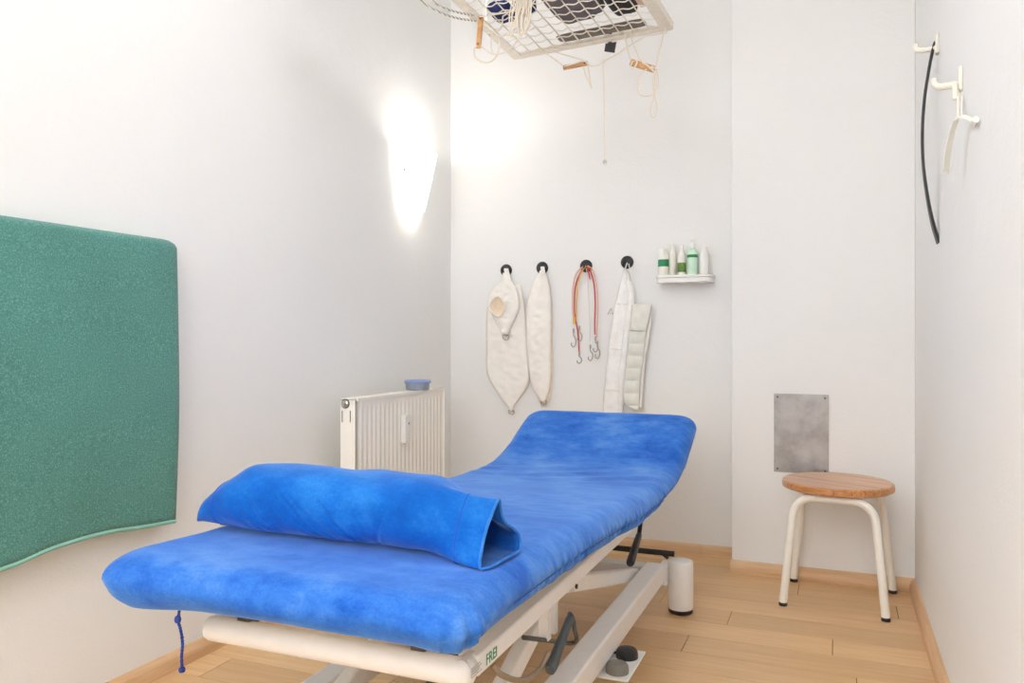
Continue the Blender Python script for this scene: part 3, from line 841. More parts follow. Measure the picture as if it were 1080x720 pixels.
# sling 1
s1 = thing('canvas_sling', atY(535, 435, YW - .02), 'wide ecru canvas sling with pointed end and folded open cup, leftmost on the wall', 'sling', 'canvas slings on the back wall')
panel('sling_body', [(300, 527, 549), (312, 521, 551), (325, 514.5, 553), (345, 513, 555), (370, 513.3, 556.5), (393, 514, 558), (402, 517.5, 558), (411, 523, 553.5), (420, 529, 547), (428, 535.5, 541.5), (433, 538, 540.5)], YW - .012, M['canvas'], s1, .008, wr=.005, edge=M['canvas2'], seed=1)
panel('sling_cup', [(296, 530, 539.5), (303, 522, 544), (312, 516, 547), (322, 515.5, 548), (333, 519.5, 544.5), (344, 526, 539.5), (352, 529.5, 536.5)], YW - .030, M['canvas'], s1, .022, wr=.006, seed=5)
panel('sling_strap', [(283, 532, 536), (290, 530, 538), (297, 529.5, 540)], YW - .034, M['canvas'], s1, .004, n=10, m_=6)
# open mouth of the cup
mouth = [(516.0, 324), (518.5, 317), (524, 312.5), (528, 314), (532.5, 321), (531, 328), (526.5, 333.5), (520.5, 331)]
mp3 = crom([atY(x, y, YW - .064) for x, y in mouth], 5, closed=True)
m = MB(); n_ = len(mp3); c0 = sum(mp3, Vector()) / n_
m.grid([mp3, [c0.lerp(p, .82) + Vector((0, .004, 0)) for p in mp3], [c0.lerp(p, .5) + Vector((0, .007, 0)) for p in mp3], [c0.lerp(p, .05) + Vector((0, .008, 0)) for p in mp3]], closed_u=True)
m.build('cup_lining', M['cuplining'], s1, smooth=70)
MB().tube(mp3, .003, 8, closed=True).build('cup_rim', M['canvas'], s1)
dring(s1, 533.5, 355, YW - .036); dring(s1, 539.2, 434, YW - .014, .015)
# sling 2
s2 = thing('canvas_sling', atY(572, 425, YW - .02), 'narrow leaf-shaped ecru canvas sling with a ring at the bottom', 'sling', 'canvas slings on the back wall')
panel('sling_back', [(300, 561, 580), (340, 558, 582), (380, 559, 583), (405, 562, 582.5), (418, 567, 581), (428, 571, 577)], YW - .007, M['canvas2'], s2, .004, seed=3)
panel('sling_body', [(289, 568, 575.5), (297, 563.5, 578), (308, 559.5, 580), (320, 556.5, 581), (345, 555.5, 580.5), (372, 556.5, 580.5), (398, 559.5, 580.5), (410, 563, 579.5), (418, 568, 576.5), (423, 571, 575)], YW - .022, M['canvas'], s2, .014, wr=.006, edge=M['canvas2'], seed=9)
panel('sling_strap', [(281, 570.5, 574), (289, 568.5, 575.5)], YW - .034, M['canvas'], s2, .003, n=8, m_=6)
dring(s2, 573.2, 423.5, YW - .026, .015)
# elastic cords on hook 3
def snap(parent, px, py, Y, h=14, mat='wiremetal'):
    a = atY(px, py, Y); s = h / F * 4.0
    pts = [a, a + Vector((0, 0, -.25 * s)), a + Vector((.010, 0, -.45 * s)), a + Vector((.012, 0, -.7 * s)), a + Vector((.002, 0, -.95 * s)), a + Vector((-.010, 0, -.85 * s)), a + Vector((-.009, 0, -.68 * s))]
    MB().tube(crom(pts, 5), .0026, 8).build('snap_hook', M[mat], parent)
    MB().tube([a + Vector((0, 0, .012)), a + Vector((0, 0, -.008))], .0042, 10).build('ferrule', M[mat], parent)
G = 'cords on the third hook'
def cord(label, mat, pts, Y, ends, r=.0032, clip=None):
    w = crom([atY(x, y, Y - (.003 + .015 * min(1, max(0, (304 - y) / 20)))) for x, y, d in pts], 8)
    t = thing('elastic_cord', atY(pts[0][0], pts[0][1], Y), label, 'cord', G)
    MB().tube(w, r, 8).build('cord', M[mat], t)
    for (x, y, h) in ends: snap(t, x, y, Y - .004, h)
    if clip:
        p = atY(clip[0], clip[1], Y - .004); MB().box((p.x - .006, p.y - .006, p.z - .016), (p.x + .006, p.y + .004, p.z + .016)).build('clip', M['yellowcord'], t, smooth=0, bevel=.002)
cord('bright red cord hanging lowest on the left side', 'redcord', [(610.8, 372, .006), (609.5, 350, .006), (606, 330, .008), (606.5, 305, .01), (611, 290, .016), (617.5, 280.5, .018), (621, 288, .02), (622, 294, .02)], YW - .004, [(610.8, 373, 10)], .0036)
cord('red and white flecked cord ending in a yellow clip, outermost left', 'pinkcord', [(605.2, 340, .004), (603.8, 322, .004), (604.5, 302, .006), (608, 288, .026), (616, 280.5, .018)], YW - .013, [(604.8, 349, 17)], .0034, (605.5, 338))
cord('yellow cord just inside the red ones', 'yellowcord', [(607.6, 335, .012), (608, 318, .012), (609.5, 300, .014), (613, 288, .034), (618, 280.5, .018)], YW - .022, [(611.2, 346, 14)], .0028)
cord('red cord arching down the right side', 'redcord', [(619.5, 280.5, .006), (623, 286, .016), (626.5, 300, .012), (627.8, 320, .008), (627.2, 340, .006), (627.5, 353, .006)], YW - .013, [(628, 357, 14)], .0034)
cord('cream flecked cord, outermost on the right side', 'pinkcord', [(619.8, 280, .008), (625.5, 286, .026), (629.5, 305, .010), (630.2, 325, .006), (629.6, 345, .004), (629.2, 356, .004)], YW - .022, [(630, 362, 16)], .003)
cord('thin grey-white cord hanging straight at the centre', 'whitecord', [(618.2, 283, .022), (619.8, 295, .036), (621, 320, .012), (622, 345, .006), (622.2, 360, .004)], YW - .031, [(622.6, 366, 14)], .0016)
# webbing belts on hook 4
s4 = thing('webbing_harness', atY(655, 425, YW - .02), 'long white webbing panel that widens downward, with a triangle ring', 'harness')
panel('webbing_panel', [(285, 658.5, 662), (300, 654.5, 664.5), (316, 650.5, 667.5), (322, 649, 667), (345, 645.5, 663.5), (370, 642, 660), (395, 639.5, 657.5), (420, 637, 655.5), (440, 636, 655)], YW - .014, M['sling'], s4, .012, wr=.004, edge=M['canvas2'], seed=12)
panel('fold', [(296, 661.5, 665.5), (316, 662, 669), (345, 658.5, 665.5), (380, 654.5, 661), (420, 653, 657.5), (440, 652.5, 657)], YW - .026, M['sling'], s4, .006, m_=8, seed=15)
for y, a, b in ((320, 650.5, 666), (367.5, 643.8, 658.5), (411, 639, 654.5)):
    p, q = atY(a, y, YW - .029), atY(b, y + 1.5, YW - .029); MB().beam(p, q, .003, .005).build('cross_stitching', M['padbelt'], s4, smooth=0)
c = atY(644, 329, YW - .012)
MB().tube([c + Vector((-.014, 0, -.008)), c + Vector((.014, 0, -.008)), c + Vector((.002, 0, .016))], .0024, 8, closed=True).build('triangle_ring', M['wiremetal'], s4)
MB().tube(crom([atY(661.5, 277, YW - .044), atY(659.5, 284, YW - .034), atY(660, 292, YW - .024)], 6), .003, 8).build('loop_strap', M['sling'], s4)
s5 = thing('padded_belt', atY(668, 425, YW - .03), 'short pale padded belt with a turned-over top, right of the webbing panel', 'belt')
MB().tube(crom([atY(663, 278, YW - .053), atY(665.5, 290, YW - .050), atY(668, 303, YW - .044), atY(671.5, 321, YW - .044)], 6), .0022, 8).build('cord_loop', M['sling'], s5)
rows = []
belt = [(321, 667.5, 686.5), (340, 666, 685.5), (347, 665, 683), (360, 665, 681.5), (380, 662, 679), (400, 660, 676.5), (415, 659, 675.5), (425, 661, 675), (432, 670, 675)]
for i in range(90):
    yv = 321 + 111 * i / 89
    xl = interp([(r[0], r[1]) for r in belt], yv); xr = interp([(r[0], r[2]) for r in belt], yv)
    rip = abs(math.sin((yv - 349) * PI / 13.0)) ** .7 * .009 if yv > 347 else .004
    rows.append([(p.x, YW - .040 - (.004 + rip) * math.sin(PI * max(.06, min(.94, t))) ** .5, p.z) for t in [k / 12 for k in range(13)] for p in [atY(xl + (xr - xl) * t, yv, YW - .02)]])
m = MB(); m.grid(rows); o = m.build('belt_pad', M['padbelt'], s5, smooth=70); q = o.modifiers.new('solid', 'SOLIDIFY'); q.thickness = .005
panel('turned_flap', [(320.5, 667.5, 687.5), (325, 667, 687), (345, 664.8, 682.3), (348.5, 666, 681)], YW - .054, M['padbelt'], s5, .008, wr=.001, n=24, seed=20)
panel('side_strap', [(324, 684, 687.8), (345, 682, 686.2), (380, 677.5, 680.5), (430, 674, 676.5)], YW - .034, M['sling'], s5, .002, m_=5, seed=22)

# ------------------------------------------------------------------ shelf and bottles
ps0, ps1 = atY(690.5, 292, YB - .10), atY(751.5, 290.5, YB - .10)
sz_t = atY(721, 289.5, YB - .10).z; sx0, sx1 = ps0.x, ps1.x
def shelf_slab(z0, z1, inset):
    ol = []; r = .035
    x0, x1, yf, yb = sx0 + inset, sx1 - inset, YB - .105 + inset, YB
    ol += [(x0, yb), (x0, yf + r)]
    ol += [(x0 + r - r * math.cos(a), yf + r - r * math.sin(a)) for a in [PI / 2 * i / 8 for i in range(1, 9)]]
    ol += [(x1 - r + r * math.sin(a), yf + r - r * math.cos(a)) for a in [PI / 2 * i / 8 for i in range(0, 9)]]
    ol += [(x1, yb)]
    n = len(ol)
    return [(x, y, z0) for x, y in ol] + [(x, y, z1) for x, y in ol], [tuple(range(n - 1, -1, -1)), tuple(range(n, 2 * n))] + [(i, (i + 1) % n, n + (i + 1) % n, n + i) for i in range(n)]
sh = thing('wall_shelf', ((sx0 + sx1) / 2, YB, sz_t - .03), 'small white wall shelf with rounded ends carrying bottles', 'shelf')
m = MB(); m.add(*shelf_slab(sz_t - .012, sz_t, 0)); m.build('shelf_board', M['white'], sh, smooth=30, bevel=.002)
m = MB(); m.add(*shelf_slab(sz_t - .034, sz_t - .0125, .004)); m.build('shelf_apron', M['white'], sh, smooth=30, bevel=.002)
def bottle(label, pxc, w_px, top_px, prof, mat, cap, y, lab=None, ccap=None):
    a = atY(pxc, 289, y); k = (y * CT - a.x * ST) / F
    r = w_px / 2 * k; h = atY(pxc, top_px, y).z - sz_t
    t = thing('bottle', (a.x, y, sz_t), label, 'bottle', 'bottles on the wall shelf')
    MB().lathe([(rr * r, zz * h) for rr, zz in prof], (a.x, y, sz_t), (0, 0, 1), 28).build('bottle_body', M[mat], t, smooth=35)
    if cap: MB().lathe([(rr * r, zz * h) for rr, zz in cap], (a.x, y, sz_t), (0, 0, 1), 24).build('cap', M[ccap or 'white'], t, smooth=35)
    if lab: MB().lathe([(r * lab[0], h * lab[1]), (r * (lab[0] + .02), h * lab[1]), (r * (lab[0] + .02), h * lab[2]), (r * lab[0], h * lab[2])], (a.x, y, sz_t), (0, 0, 1), 28).build('bottle_label', M[lab[3]], t, smooth=35)
    return t
yb_ = YB - .055
bottle('squat white bottle with a green label band, leftmost on the shelf', 699.8, 11, 262.5, [(0, 0), (.92, 0), (1, .03), (1, .74), (.9, .80), (.75, .82)], 'offwhite', [(0, .8), (.78, .8), (.78, .97), (.7, 1), (0, 1)], yb_, (1.0, .34, .60, 'bgreen'))
bottle('plain ivory bottle standing behind, next to the white and green one', 709, 9, 257, [(0, 0), (.92, 0), (1, .03), (1, .70), (.6, .80), (.5, .82)], 'offwhite', [(0, .8), (.55, .8), (.55, .97), (0, 1)], YB - .03)
bottle('slim white bottle with a small dark olive-green label', 719, 8.4, 257, [(0, 0), (.92, 0), (1, .03), (1, .62), (.55, .74), (.5, .78)], 'offwhite', [(0, .76), (.55, .76), (.55, .95), (0, 1)], yb_, (1.0, .10, .40, 'bolive'))
bottle('pale green pump bottle, tallest on the shelf', 730.3, 11, 252, [(0, 0), (.92, 0), (1, .03), (1, .60), (.85, .68), (.4, .74), (.35, .78)], 'glassgreen', [(0, .76), (.4, .76), (.4, .86), (.16, .87), (.16, .94), (.42, .95), (.42, 1), (0, 1)], yb_, (1.0, .48, .56, 'bgreen'))
bottle('white bottle at the right end of the shelf', 742.5, 10, 259, [(0, 0), (.92, 0), (1, .03), (1, .66), (.7, .76), (.5, .80)], 'white', [(0, .78), (.6, .78), (.6, .97), (0, 1)], yb_)

# ------------------------------------------------------------------ wall lamp
lamp = thing('wall_lamp', (XL, 3.30, 1.62), 'lit opal glass wall lamp near the corner of the left wall', 'lamp')
rows = []
ctr = atX(446, 183, -1.79).y
for j in range(13):
    t = j / 12; z = 1.600 + (1.875 - 1.600) * t
    hw = .105 + (.175 - .105) * t ** .8; bl = .055 + .05 * t
    rows.append([(XL + .012 + bl * (1 - abs(u) ** 2.2), ctr + hw * u + .02 * t, z + .012 * u * u) for u in [-1 + k / 9 for k in range(19)]])
m = MB(); m.grid(rows)
o = m.build('lamp_shade', M['lampglass'], lamp, smooth=70); q = o.modifiers.new('solid', 'SOLIDIFY'); q.thickness = .004
MB().box((XL, ctr - .05, 1.68), (XL + .012, ctr + .05, 1.80)).build('back_plate', M['white'], lamp, smooth=0, bevel=.003)
p = atX(431, 180, XL + .06)
MB().tube([(XL + .01, ctr - .11, p.z), (XL + .055, ctr - .135, p.z)], .006, 12).build('clamp', M['steel'], lamp)
MB().tube([(XL + .012, ctr, 1.74), (XL + .03, ctr, 1.74)], .012, 12).build('socket', M['white'], lamp)
MB().lathe([(0, -.03), (.012, -.026), (.017, 0), (.012, .026), (0, .03)], (XL + .045, ctr, 1.755), (0, 0, 1), 16).build('bulb', M['bulb'], lamp)

# ------------------------------------------------------------------ coat hooks and shoehorns on the right wall
def coat_hook(p, label):
    t = thing('coat_hook', p, label, 'hook', 'ivory hooks on the right wall')
    MB().box((XR - .010, p.y - .016, p.z - .020), (XR, p.y + .016, p.z + .042)).build('base_plate', M['ivory'], t, smooth=0, bevel=.005)
    z = p.z
    MB().tube(crom([(XR - .006, p.y, z), (XR - .03, p.y, z - .002), (XR - .052, p.y, z - .002), (XR - .062, p.y, z + .006), (XR - .064, p.y, z + .020)], 6), [.0085] * 19 + [.0075] * 5 + [.0055], 14).build('hook_arm', M['ivory'], t)
    return t
H1 = atX(990, 50, XR); H2 = atX(1015, 88, XR)
k1 = coat_hook(H1, 'ivory wall hook holding the long dark shoehorn')
k2 = copy_tree(k1); k2.location = H2; k2['label'] = 'lower ivory wall hook holding the short curved ivory shoehorn'
# dark shoehorn
hx = [(986.5, 44, .045), (984, 52, .05), (979.5, 75, .062), (975, 105, .072), (972.8, 140, .078), (974, 175, .072), (979, 210, .055), (985, 237, .030), (991.5, 256, .006)]
pts = []
for px, py, off in hx: pts.append((px, py))
def atYplane(px, py, Y): return atY(px, py, Y)
ph = crom([atY(x, y, H1.y - .0) for x, y in pts], 8)
n_ = len(ph); rows = []
for i, p in enumerate(ph):
    t = i / (n_ - 1); w = .007 + .002 * math.sin(PI * min(1, t * 3)) + .016 * max(0, (t - .55) / .45) ** 1.3
    if t < .04: w *= .6 + .4 * t / .04
    th = .0046
    tg = (ph[min(i + 1, n_ - 1)] - ph[max(i - 1, 0)]).normalized(); nr = Vector((tg.z, 0, -tg.x)).normalized()
    ring = []
    for k in range(12):
        a = 2 * PI * k / 12; u = math.cos(a)
        ring.append(p + Vector((0, 1, 0)) * w * u + nr * (th * math.sin(a) + .35 * w * u * u))
    rows.append(ring)
m = MB(); m.grid(rows, closed_u=True); m.f.append(tuple(range(12))); m.f.append(tuple(len(m.v) - 12 + i for i in range(12)))
sho = m.build('shoehorn', M['horn'], smooth=60)
tag(sho, 'long curved dark grey shoehorn hanging from the upper ivory hook', 'shoehorn')
# white curved handle with strap
wh = thing('shoehorn', H2, 'short ivory curved shoehorn with rolled end hanging by straps from the lower hook', 'shoehorn')
Yh = H2.y - .01
sp_ = crom([atY(1010, 90, Yh), atY(1011, 100, Yh), atY(1010.5, 112, 2.17), atY(1010, 124, 2.12)], 5)
MB().tube(sp_, .003, 8, flat=.5).build('strap', M['ivory'], wh)
sp_ = crom([atY(1013, 86, Yh), atY(1015.5, 98, Yh), atY(1014, 112, 2.15), atY(1014, 122, 2.095)], 5)
MB().tube(sp_, .0022, 8, flat=.5).build('strap', M['ivory'], wh)
p = atY(1007, 96, Yh); MB().box((p.x - .006, Yh - .008, p.z - .022), (p.x + .006, Yh + .004, p.z + .022)).build('strap_end', M['ivory'], wh, smooth=0, bevel=.003)
cv = crom([atY(1029, 129, 1.99), atY(1023, 124.5, 2.04), atY(1015, 122, 2.09), atY(1008, 126, 2.13), atY(1003, 138, 2.16), atY(998, 160, 2.19), atY(995, 182, 2.20)], 8)
rows = []
for i, p in enumerate(cv):
    tg = (cv[min(i + 1, len(cv) - 1)] - cv[max(i - 1, 0)]).normalized(); nr = Vector((tg.z, 0, -tg.x)).normalized()
    t = i / (len(cv) - 1); w = .008 + .012 * t
    wv_ = Vector((.42, .9, 0)) if t > .5 else Vector((.2, .3, .5)) * (1 - t) + Vector((.42, .9, 0)) * t
    rows.append([p + wv_ * w * math.cos(a) + nr * (.0028 * math.sin(a) - .25 * w * math.cos(a) ** 2) for a in [2 * PI * k / 12 for k in range(12)]])
m = MB(); m.grid(rows, closed_u=True); m.f.append(tuple(range(12))); m.f.append(tuple(len(m.v) - 12 + i for i in range(12)))
m.build('blade', M['ivory'], wh, smooth=60)
p = atY(1028, 129, 1.985)
MB().tube([p + Vector((0, -.018, .002)), p + Vector((0, .022, 0))], .0070, 16).build('roll_end', M['white'], wh)

# ------------------------------------------------------------------ ceiling rack of wire mesh
ang = math.radians(-6.4)
U = Vector((math.cos(ang), math.sin(ang), 0)); Vv = Vector((math.sin(ang), -math.cos(ang), .145)).normalized()
O = Vector((-1.282, 3.158, 2.200)); NW = U.cross(Vv).normalized()
if NW.z < 0: NW = -NW
W_, L_ = .700, 1.10
def G3(u, v, n=0): return O + U * u + Vv * v + NW * n
def onrack(px, py, n=0):
    d = _ray(px, py); o_ = Vector((0, 0, CH)); q = O + NW * n
    t = (q - o_).dot(NW) / d.dot(NW); return o_ + d * t
def rk(px, py, n=0):
    p = onrack(px, py, n) - O
    return p.dot(U), p.dot(Vv)
rack = thing('wire_rack', G3(W_ / 2, L_ / 2), 'cream wire mesh sling rack hung from the ceiling above the couch', 'rack')
for (a, b, wd, inner) in ((G3(.022, 0), G3(.022, L_), .044, 0), (G3(W_ - .022, 0), G3(W_ - .022, L_), .044, 0)):
    m = MB(); m.beam(a + NW * .001, b + NW * .001, wd, .004, NW); m.build('frame_flange', M['rack'], rack, smooth=0, bevel=.001)
for u in (.0, W_):
    m = MB(); m.beam(G3(u, 0, .014), G3(u, L_, .014), .004, .03, NW); m.build('frame_side', M['rack'], rack, smooth=0, bevel=.001)
for v in (.014, L_ - .014):
    m = MB(); m.beam(G3(.044, v, .001), G3(W_ - .044, v, .001), .028, .004, NW); m.build('frame_flange', M['rack'], rack, smooth=0, bevel=.001)
for v in (.0, L_):
    m = MB(); m.beam(G3(0, v, .014), G3(W_, v, .014), .004, .03, NW); m.build('frame_side', M['rack'], rack, smooth=0, bevel=.001)
m = MB(); nu = 11
for i in range(1, nu):
    u = .03 + (W_ - .06) * i / nu
    m.tube([G3(u, v_ * .02 + .01, .005 + .001 * math.sin(v_ * 2)) for v_ in range(int((L_ - .02) / .02) + 1)], .0026, 6)
nv = int(L_ / .052)
for j in range(nv):
    v = .035 + j * .052
    if v > L_ - .02: break
    m.tube([G3(.02 + (W_ - .04) * k / 130, v + .0055 * math.sin(2 * PI * (k / 130) * (nu) + PI / 2), .008) for k in range(131)], .0026, 6)
m.build('wire_mesh', M['rack'], rack, smooth=60)
for u, v in ((.0, .25), (W_, .25), (.0, L_ - .15), (W_, L_ - .15)):
    a = G3(u, v, .03); MB().tube([a - Vector((0, 0, .015)), Vector((a.x, a.y, ZC))], .004, 8).build('hanging_rod', M['steel'], rack)
# things lying in the rack
def lump(name, label, cat, uv, n, mat, hgt, seed, ex=.42, wob=.15):
    u0, u1, v0, v1 = uv
    m = MB(); rows = []
    for i in range(17):
        f = -PI / 2 + PI * i / 16; row = []
        for k in range(40):
            a = 2 * PI * k / 40
            sx = (abs(math.cos(a)) ** ex) * (1 if math.cos(a) > 0 else -1); sy = (abs(math.sin(a)) ** ex) * (1 if math.sin(a) > 0 else -1)
            cf = math.cos(f) ** .5 if math.cos(f) > 1e-6 else 0
            p = Vector((sx * cf, sy * cf, math.sin(f)))
            w = 1 + wob * noise.noise(p * 2.3 + Vector((seed, 0, 0)))
            uu = (u0 + u1) / 2 + (u1 - u0) / 2 * p.x * w; vv = (v0 + v1) / 2 + (v1 - v0) / 2 * p.y * w
            nn = n + hgt / 2 + hgt / 2 * p.z * (w if p.z > 0 else 1)
            row.append(G3(uu, vv, nn))
        rows.append(row)
    m.grid(rows, closed_u=True)
    o = m.build(name, mat, None, smooth=70, merge=.0005)
    return tag(o, label, cat)
lump('folded_cloth', 'crumpled navy cloth lying in the wire rack, at its left', 'cloth', (.06, .15, .24, .36), .012, M['navy'], .05, 1)
lump('folded_cloth', 'larger navy cloth in the middle of the wire rack beside the wooden toggle', 'cloth', (.175, .235, .25, .38), .012, M['navy'], .09, 4)
lump('cushion', 'grey-mauve cushion lying on the wire mesh of the rack', 'cushion', (.262, .462, .085, .40), .032, M['greycloth'], .10, 7)
lump('folded_cloth', 'charcoal cloth at the right of the rack beside the grey cushion', 'cloth', (.488, .590, .055, .42), .032, M['darkcloth'], .12, 9)
lump('folded_cloth', 'flat taupe cloth along the far edge of the rack', 'cloth', (.235, .61, .033, .088), .011, M['olive'], .014, 11, .2, .04)
lump('pad', 'beige pad lying in the right corner of the rack', 'pad', (.606, .652, .12, .34), .032, M['skin'], .04, 13)
a, b, c, d = atY(638.5, 46, 3.12), atY(650, 44, 3.12), atY(648, 55.5, 3.12), atY(637.3, 54, 3.12)
m = MB(); off = Vector((0, .004, 0)); m.add([a, b, c, d, a + off, b + off, c + off, d + off], [(0, 1, 2, 3), (7, 6, 5, 4), (0, 4, 5, 1), (1, 5, 6, 2), (2, 6, 7, 3), (3, 7, 4, 0)])
m.box((a.x + .01, 3.121, a.z - .005), (a.x + .026, 3.123, a.z + .045))
tg = m.build('strap_tag', M['blackplastic'], smooth=0); tag(tg, 'small black square strap tag hanging below the far edge of the rack', 'tag')

# ropes and toggles
def toggle(name, label, p, q, w=.022, th=.010):
    t = thing('hanging_toggle', (p + q) / 2, label, 'toggle', 'wooden toggles on the ropes')
    m = MB(); m.beam(p, q, w, th, (0, -1, .2)); m.build('toggle_bar', M['toggle'], t, smooth=0, bevel=.003)
    for e in (.12, .88):
        c = p.lerp(q, e)
        MB().tube([c + Vector((0, -.0075, 0)), c + Vector((0, .0075, 0))], .0035, 10).build('hole', M['darkmetal'], t)
    return t
def ropes(label, strands, mat='rope', r=.0032, name='hanging_rope'):
    root = None
    for i, (pts, Y) in enumerate(strands):
        w = crom([(atY(x, y, Y[k] if isinstance(Y, (list, tuple)) else Y)) for k, (x, y) in enumerate(pts)], 8)
        for q_ in range(len(w)):        # ropes are tied under the mesh
            rel = w[q_] - O; h_ = rel.dot(NW)
            if h_ > -.007 and -.03 < rel.dot(U) < W_ + .03 and rel.dot(Vv) > -.02: w[q_] = w[q_] - NW * (h_ + .007)
        m = MB().tube(w, r, 8)
        if len(strands) == 1: return tag(m.build(name, M[mat]), label, 'rope', 'ropes of the rack')
        if root is None: root = thing(name, w[0], label, 'rope', 'ropes of the rack')
        m.build('strand', M[mat], root)
    return root
ropes('upper of two grey-flecked ropes sagging from the left of the rack', [([(447, -9), (458, 2), (473, 10), (487, 14), (500, 16)], 2.72)], 'ropegrey', .0042)
ropes('lower of two grey-flecked ropes sagging from the left of the rack', [([(436, -8), (450, 5), (468, 14.5), (484, 19.5), (502, 22)], 2.71)], 'ropegrey', .0042)
# left toggle with loop
p, q = atY(507.5, 16, 2.80), atY(504.5, 51, 2.80)
toggle('t', 'upright wooden toggle hanging at the left corner of the rack', p, q, .020, .011)
ropes('cream rope looping through the upright toggle at the left', [([(496, -6), (500, 10), (504, 20), (508, 30), (517, 35), (528, 30), (531, 14), (536, -6)], 2.81),
     ([(503, 48), (500, 52), (501, 60), (508, 65), (516, 65.3), (523, 60), (526, 50), (527, 40), (521, 33), (512, 26)], 2.79),
     ([(507, 48), (514, 54), (523, 57), (534, 54), (543, 46), (547, 38), (547, 20), (545, -6)], 2.78),
     ([(506, 14), (514, 16), (525, 13), (536, 9), (545, 2)], 2.79), ([(511, 25), (520, 33), (528, 38), (538, 36), (544, 28)], 2.77),
     ([(518, 36), (518, 44), (518.5, 52), (520, 56)], 2.80)], r=.0030)
# coil in the middle
p, q = atY(553, 18, 2.74), atY(556, -8, 2.74)
toggle('t', 'wooden toggle wrapped in the coiled cream rope', p, q, .026, .012)
strands = []
for i in range(8):
    x0 = 538 + i * 2.2; dx = random.uniform(-2, 2)
    strands.append(([(x0 + 4, -10), (x0 + 1.5, 5), (x0 - 1 + dx, 18), (x0 + dx, 32 + random.uniform(-9, 6)), (x0 + 3 + dx, 36 + random.uniform(-8, 4)), (x0 + 5.5, 20), (x0 + 7, 4), (x0 + 8, -10)], 2.72 - i * .006))
strands.append(([(553, 14), (558, 8), (564, 0), (566, -8)], 2.70)); strands.append(([(550, 20), (550, 30), (556, 31), (559, 24), (558, 8), (562, -6)], 2.69))
ropes('thick coil of cream rope hanging in front of the mesh', strands, r=.0030)
# middle toggle with rope
Ym = 3.10
p, q = atY(594, 71.5, Ym), atY(620, 66.5, Ym)
toggle('t', 'wooden toggle lying level beside the long hanging cord', p, q, .018, .012)
ropes('cream rope slung from the mesh through the level toggle to the right corner', [([(561, 42), (567, 50), (580, 59), (593, 68.5)], Ym), ([(567, 48), (580, 53), (600, 59), (616, 64), (620, 68)], Ym - .005),
     ([(619, 67), (625, 69.5), (631, 68.5), (636, 65), (650, 57), (672, 43), (690, 33), (704, 23)], Ym - .01),
     ([(595, 70), (606, 67), (615, 64.5), (621, 66.5)], Ym - .022), ([(615, 70), (618, 80), (624, 94)], Ym - .012), ([(620, 70), (622, 82), (624, 94)], Ym - .012)], r=.0028)
lc = ropes('single cord hanging straight down with a small metal clip', [([(636, 65), (637, 90), (637.5, 130), (638, 168)], 3.085), ([(636, 63), (638, 64), (637, 67)], 3.085)], r=.0024)
c = atY(638, 170, 3.085)
MB().lathe([(0, -.008), (.006, -.006), (.007, 0), (.005, .006), (0, .008)], c, (0, 0, 1), 12).build('clip', M['steel'], lc)
MB().tube([c + Vector((.008 * math.cos(a), 0, .008 * math.sin(a) - .004)) for a in [2 * PI * i / 12 for i in range(12)]], .0014, 6, closed=True).build('clip_ring', M['steel'], lc)
# right toggle
Yr = 3.05
p, q = atY(665, 65.5, Yr), atY(691, 73.5, Yr)
toggle('t', 'wooden toggle hanging at the right below the rack corner', p, q, .026, .012)
ropes('cream rope with two dangling loops under the right toggle', [([(659, 17), (659.5, 38), (662, 52), (665.5, 65)], Yr), ([(664, 34), (668, 46), (673, 58), (678, 66)], Yr - .006),
     ([(704, 2), (703, 20), (699, 40), (694, 60), (691.5, 73)], Yr - .004), ([(668, 64), (665, 70), (668, 72), (672, 66), (670, 63)], Yr - .016),
     ([(682, 73), (677, 77), (673.5, 86), (674, 96), (679, 101), (687, 100), (693, 93), (695, 82), (692, 74)], Yr - .012),
     ([(690, 74), (689, 88), (690, 102), (686.5, 114), (687, 121.5), (690.5, 123), (693.5, 116), (692, 104), (690.5, 92), (691.5, 78)], Yr - .008),
     ([(678, 66), (684, 70), (690, 76), (687, 70), (694, 74)], Yr - .018), ([(702, -4), (704, 8), (703.5, 22)], Yr - .008)], r=.0030)

# ------------------------------------------------------------------ ceiling lamp
cl = thing('ceiling_lamp', (-.80, 1.72, ZC), 'round opal ceiling lamp over the foot of the couch', 'lamp')
MB().lathe([(.19, 0), (.19, .015), (0, .015)], (-.80, 1.72, ZC - .015), (0, 0, 1), 40).build('lamp_base', M['white'], cl)
MB().lathe([(0, -.075), (.08, -.070), (.14, -.050), (.172, -.015), (.175, -.0005)], (-.80, 1.72, ZC - .015), (0, 0, 1), 40).build('lamp_bowl', M['ceillamp'], cl)

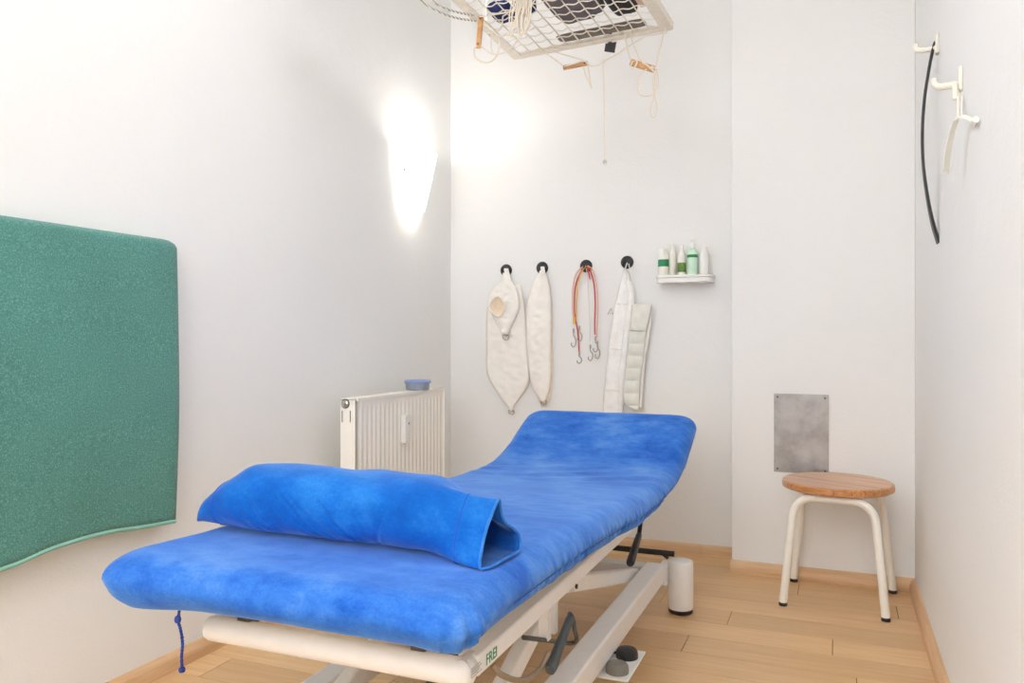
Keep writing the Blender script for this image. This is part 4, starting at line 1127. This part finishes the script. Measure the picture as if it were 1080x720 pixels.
# ------------------------------------------------------------------ lights
def area(name, loc, rot, sx, sy, power, col=(1, 1, 1)):
    l = D.lights.new(name, 'AREA'); l.shape = 'RECTANGLE'; l.size = sx; l.size_y = sy; l.energy = power; l.color = col
    o = D.objects.new(name, l); COL.objects.link(o); o.location = loc; o.rotation_euler = rot; return o
def point(name, loc, power, col, r=.05):
    l = D.lights.new(name, 'POINT'); l.energy = power; l.color = col; l.shadow_soft_size = r
    o = D.objects.new(name, l); COL.objects.link(o); o.location = loc; return o
area('window_daylight', ((wx0 + wx1) / 2, YF + .01, (wz0 + wz1) / 2), (-PI / 2, 0, 0), wx1 - wx0 - .12, wz1 - wz0 - .12, 24, (.95, .99, 1.08))
l = area('ceiling_lamp_light', (-.80, 1.72, ZC - .10), (0, 0, 0), .40, .40, 3.8, (.95, .99, 1.07)); l.data.shape = 'DISK'
upl = thing('added_fill_uplighter', (-.50, -1.6, 0), 'slim white uplighter added as unseen fill light, between the window and the couch', 'lamp')  # unseen uplighter, added only to even out the room's ambient light
MB().lathe([(0, 0), (.14, 0), (.14, .012), (.02, .022), (.012, .03), (.012, 1.70), (0, 1.70)], (-.50, -1.6, 0), (0, 0, 1), 32).build('stand', M['white'], upl, smooth=30)
MB().lathe([(.012, 1.69), (.06, 1.70), (.15, 1.76), (.155, 1.762), (.06, 1.715), (.0, 1.71)], (-.50, -1.6, 0), (0, 0, 1), 40).build('bowl', M['white'], upl, smooth=40)
area('added_fill_light', (-.50, -1.6, 1.79), (PI, 0, 0), .24, .24, 40, (.95, .99, 1.07))  # added fill, bounced off the ceiling
area('wall_lamp_uplight', (XL + .075, ctr + .01, 1.87), (0, PI + .5, 0), .07, .24, .3, (.99, .99, 1))
point('wall_lamp_light', (XL + .06, ctr, 1.86), 1.0, (1, .96, .90), .03)
w = D.worlds.new('world'); SC.world = w; w.use_nodes = True
w.node_tree.nodes['Background'].inputs[0].default_value = (.85, .92, 1, 1); w.node_tree.nodes['Background'].inputs[1].default_value = 2

SC.view_settings.view_transform = 'Standard'; SC.view_settings.look = 'None'
SC.view_settings.gamma = 1; SC.view_settings.use_curve_mapping = False
SC.view_settings.exposure = 1.04
SC.cycles.use_denoising = True
SC.cycles.max_bounces = 10; SC.cycles.diffuse_bounces = 7; SC.cycles.sample_clamp_indirect = 6
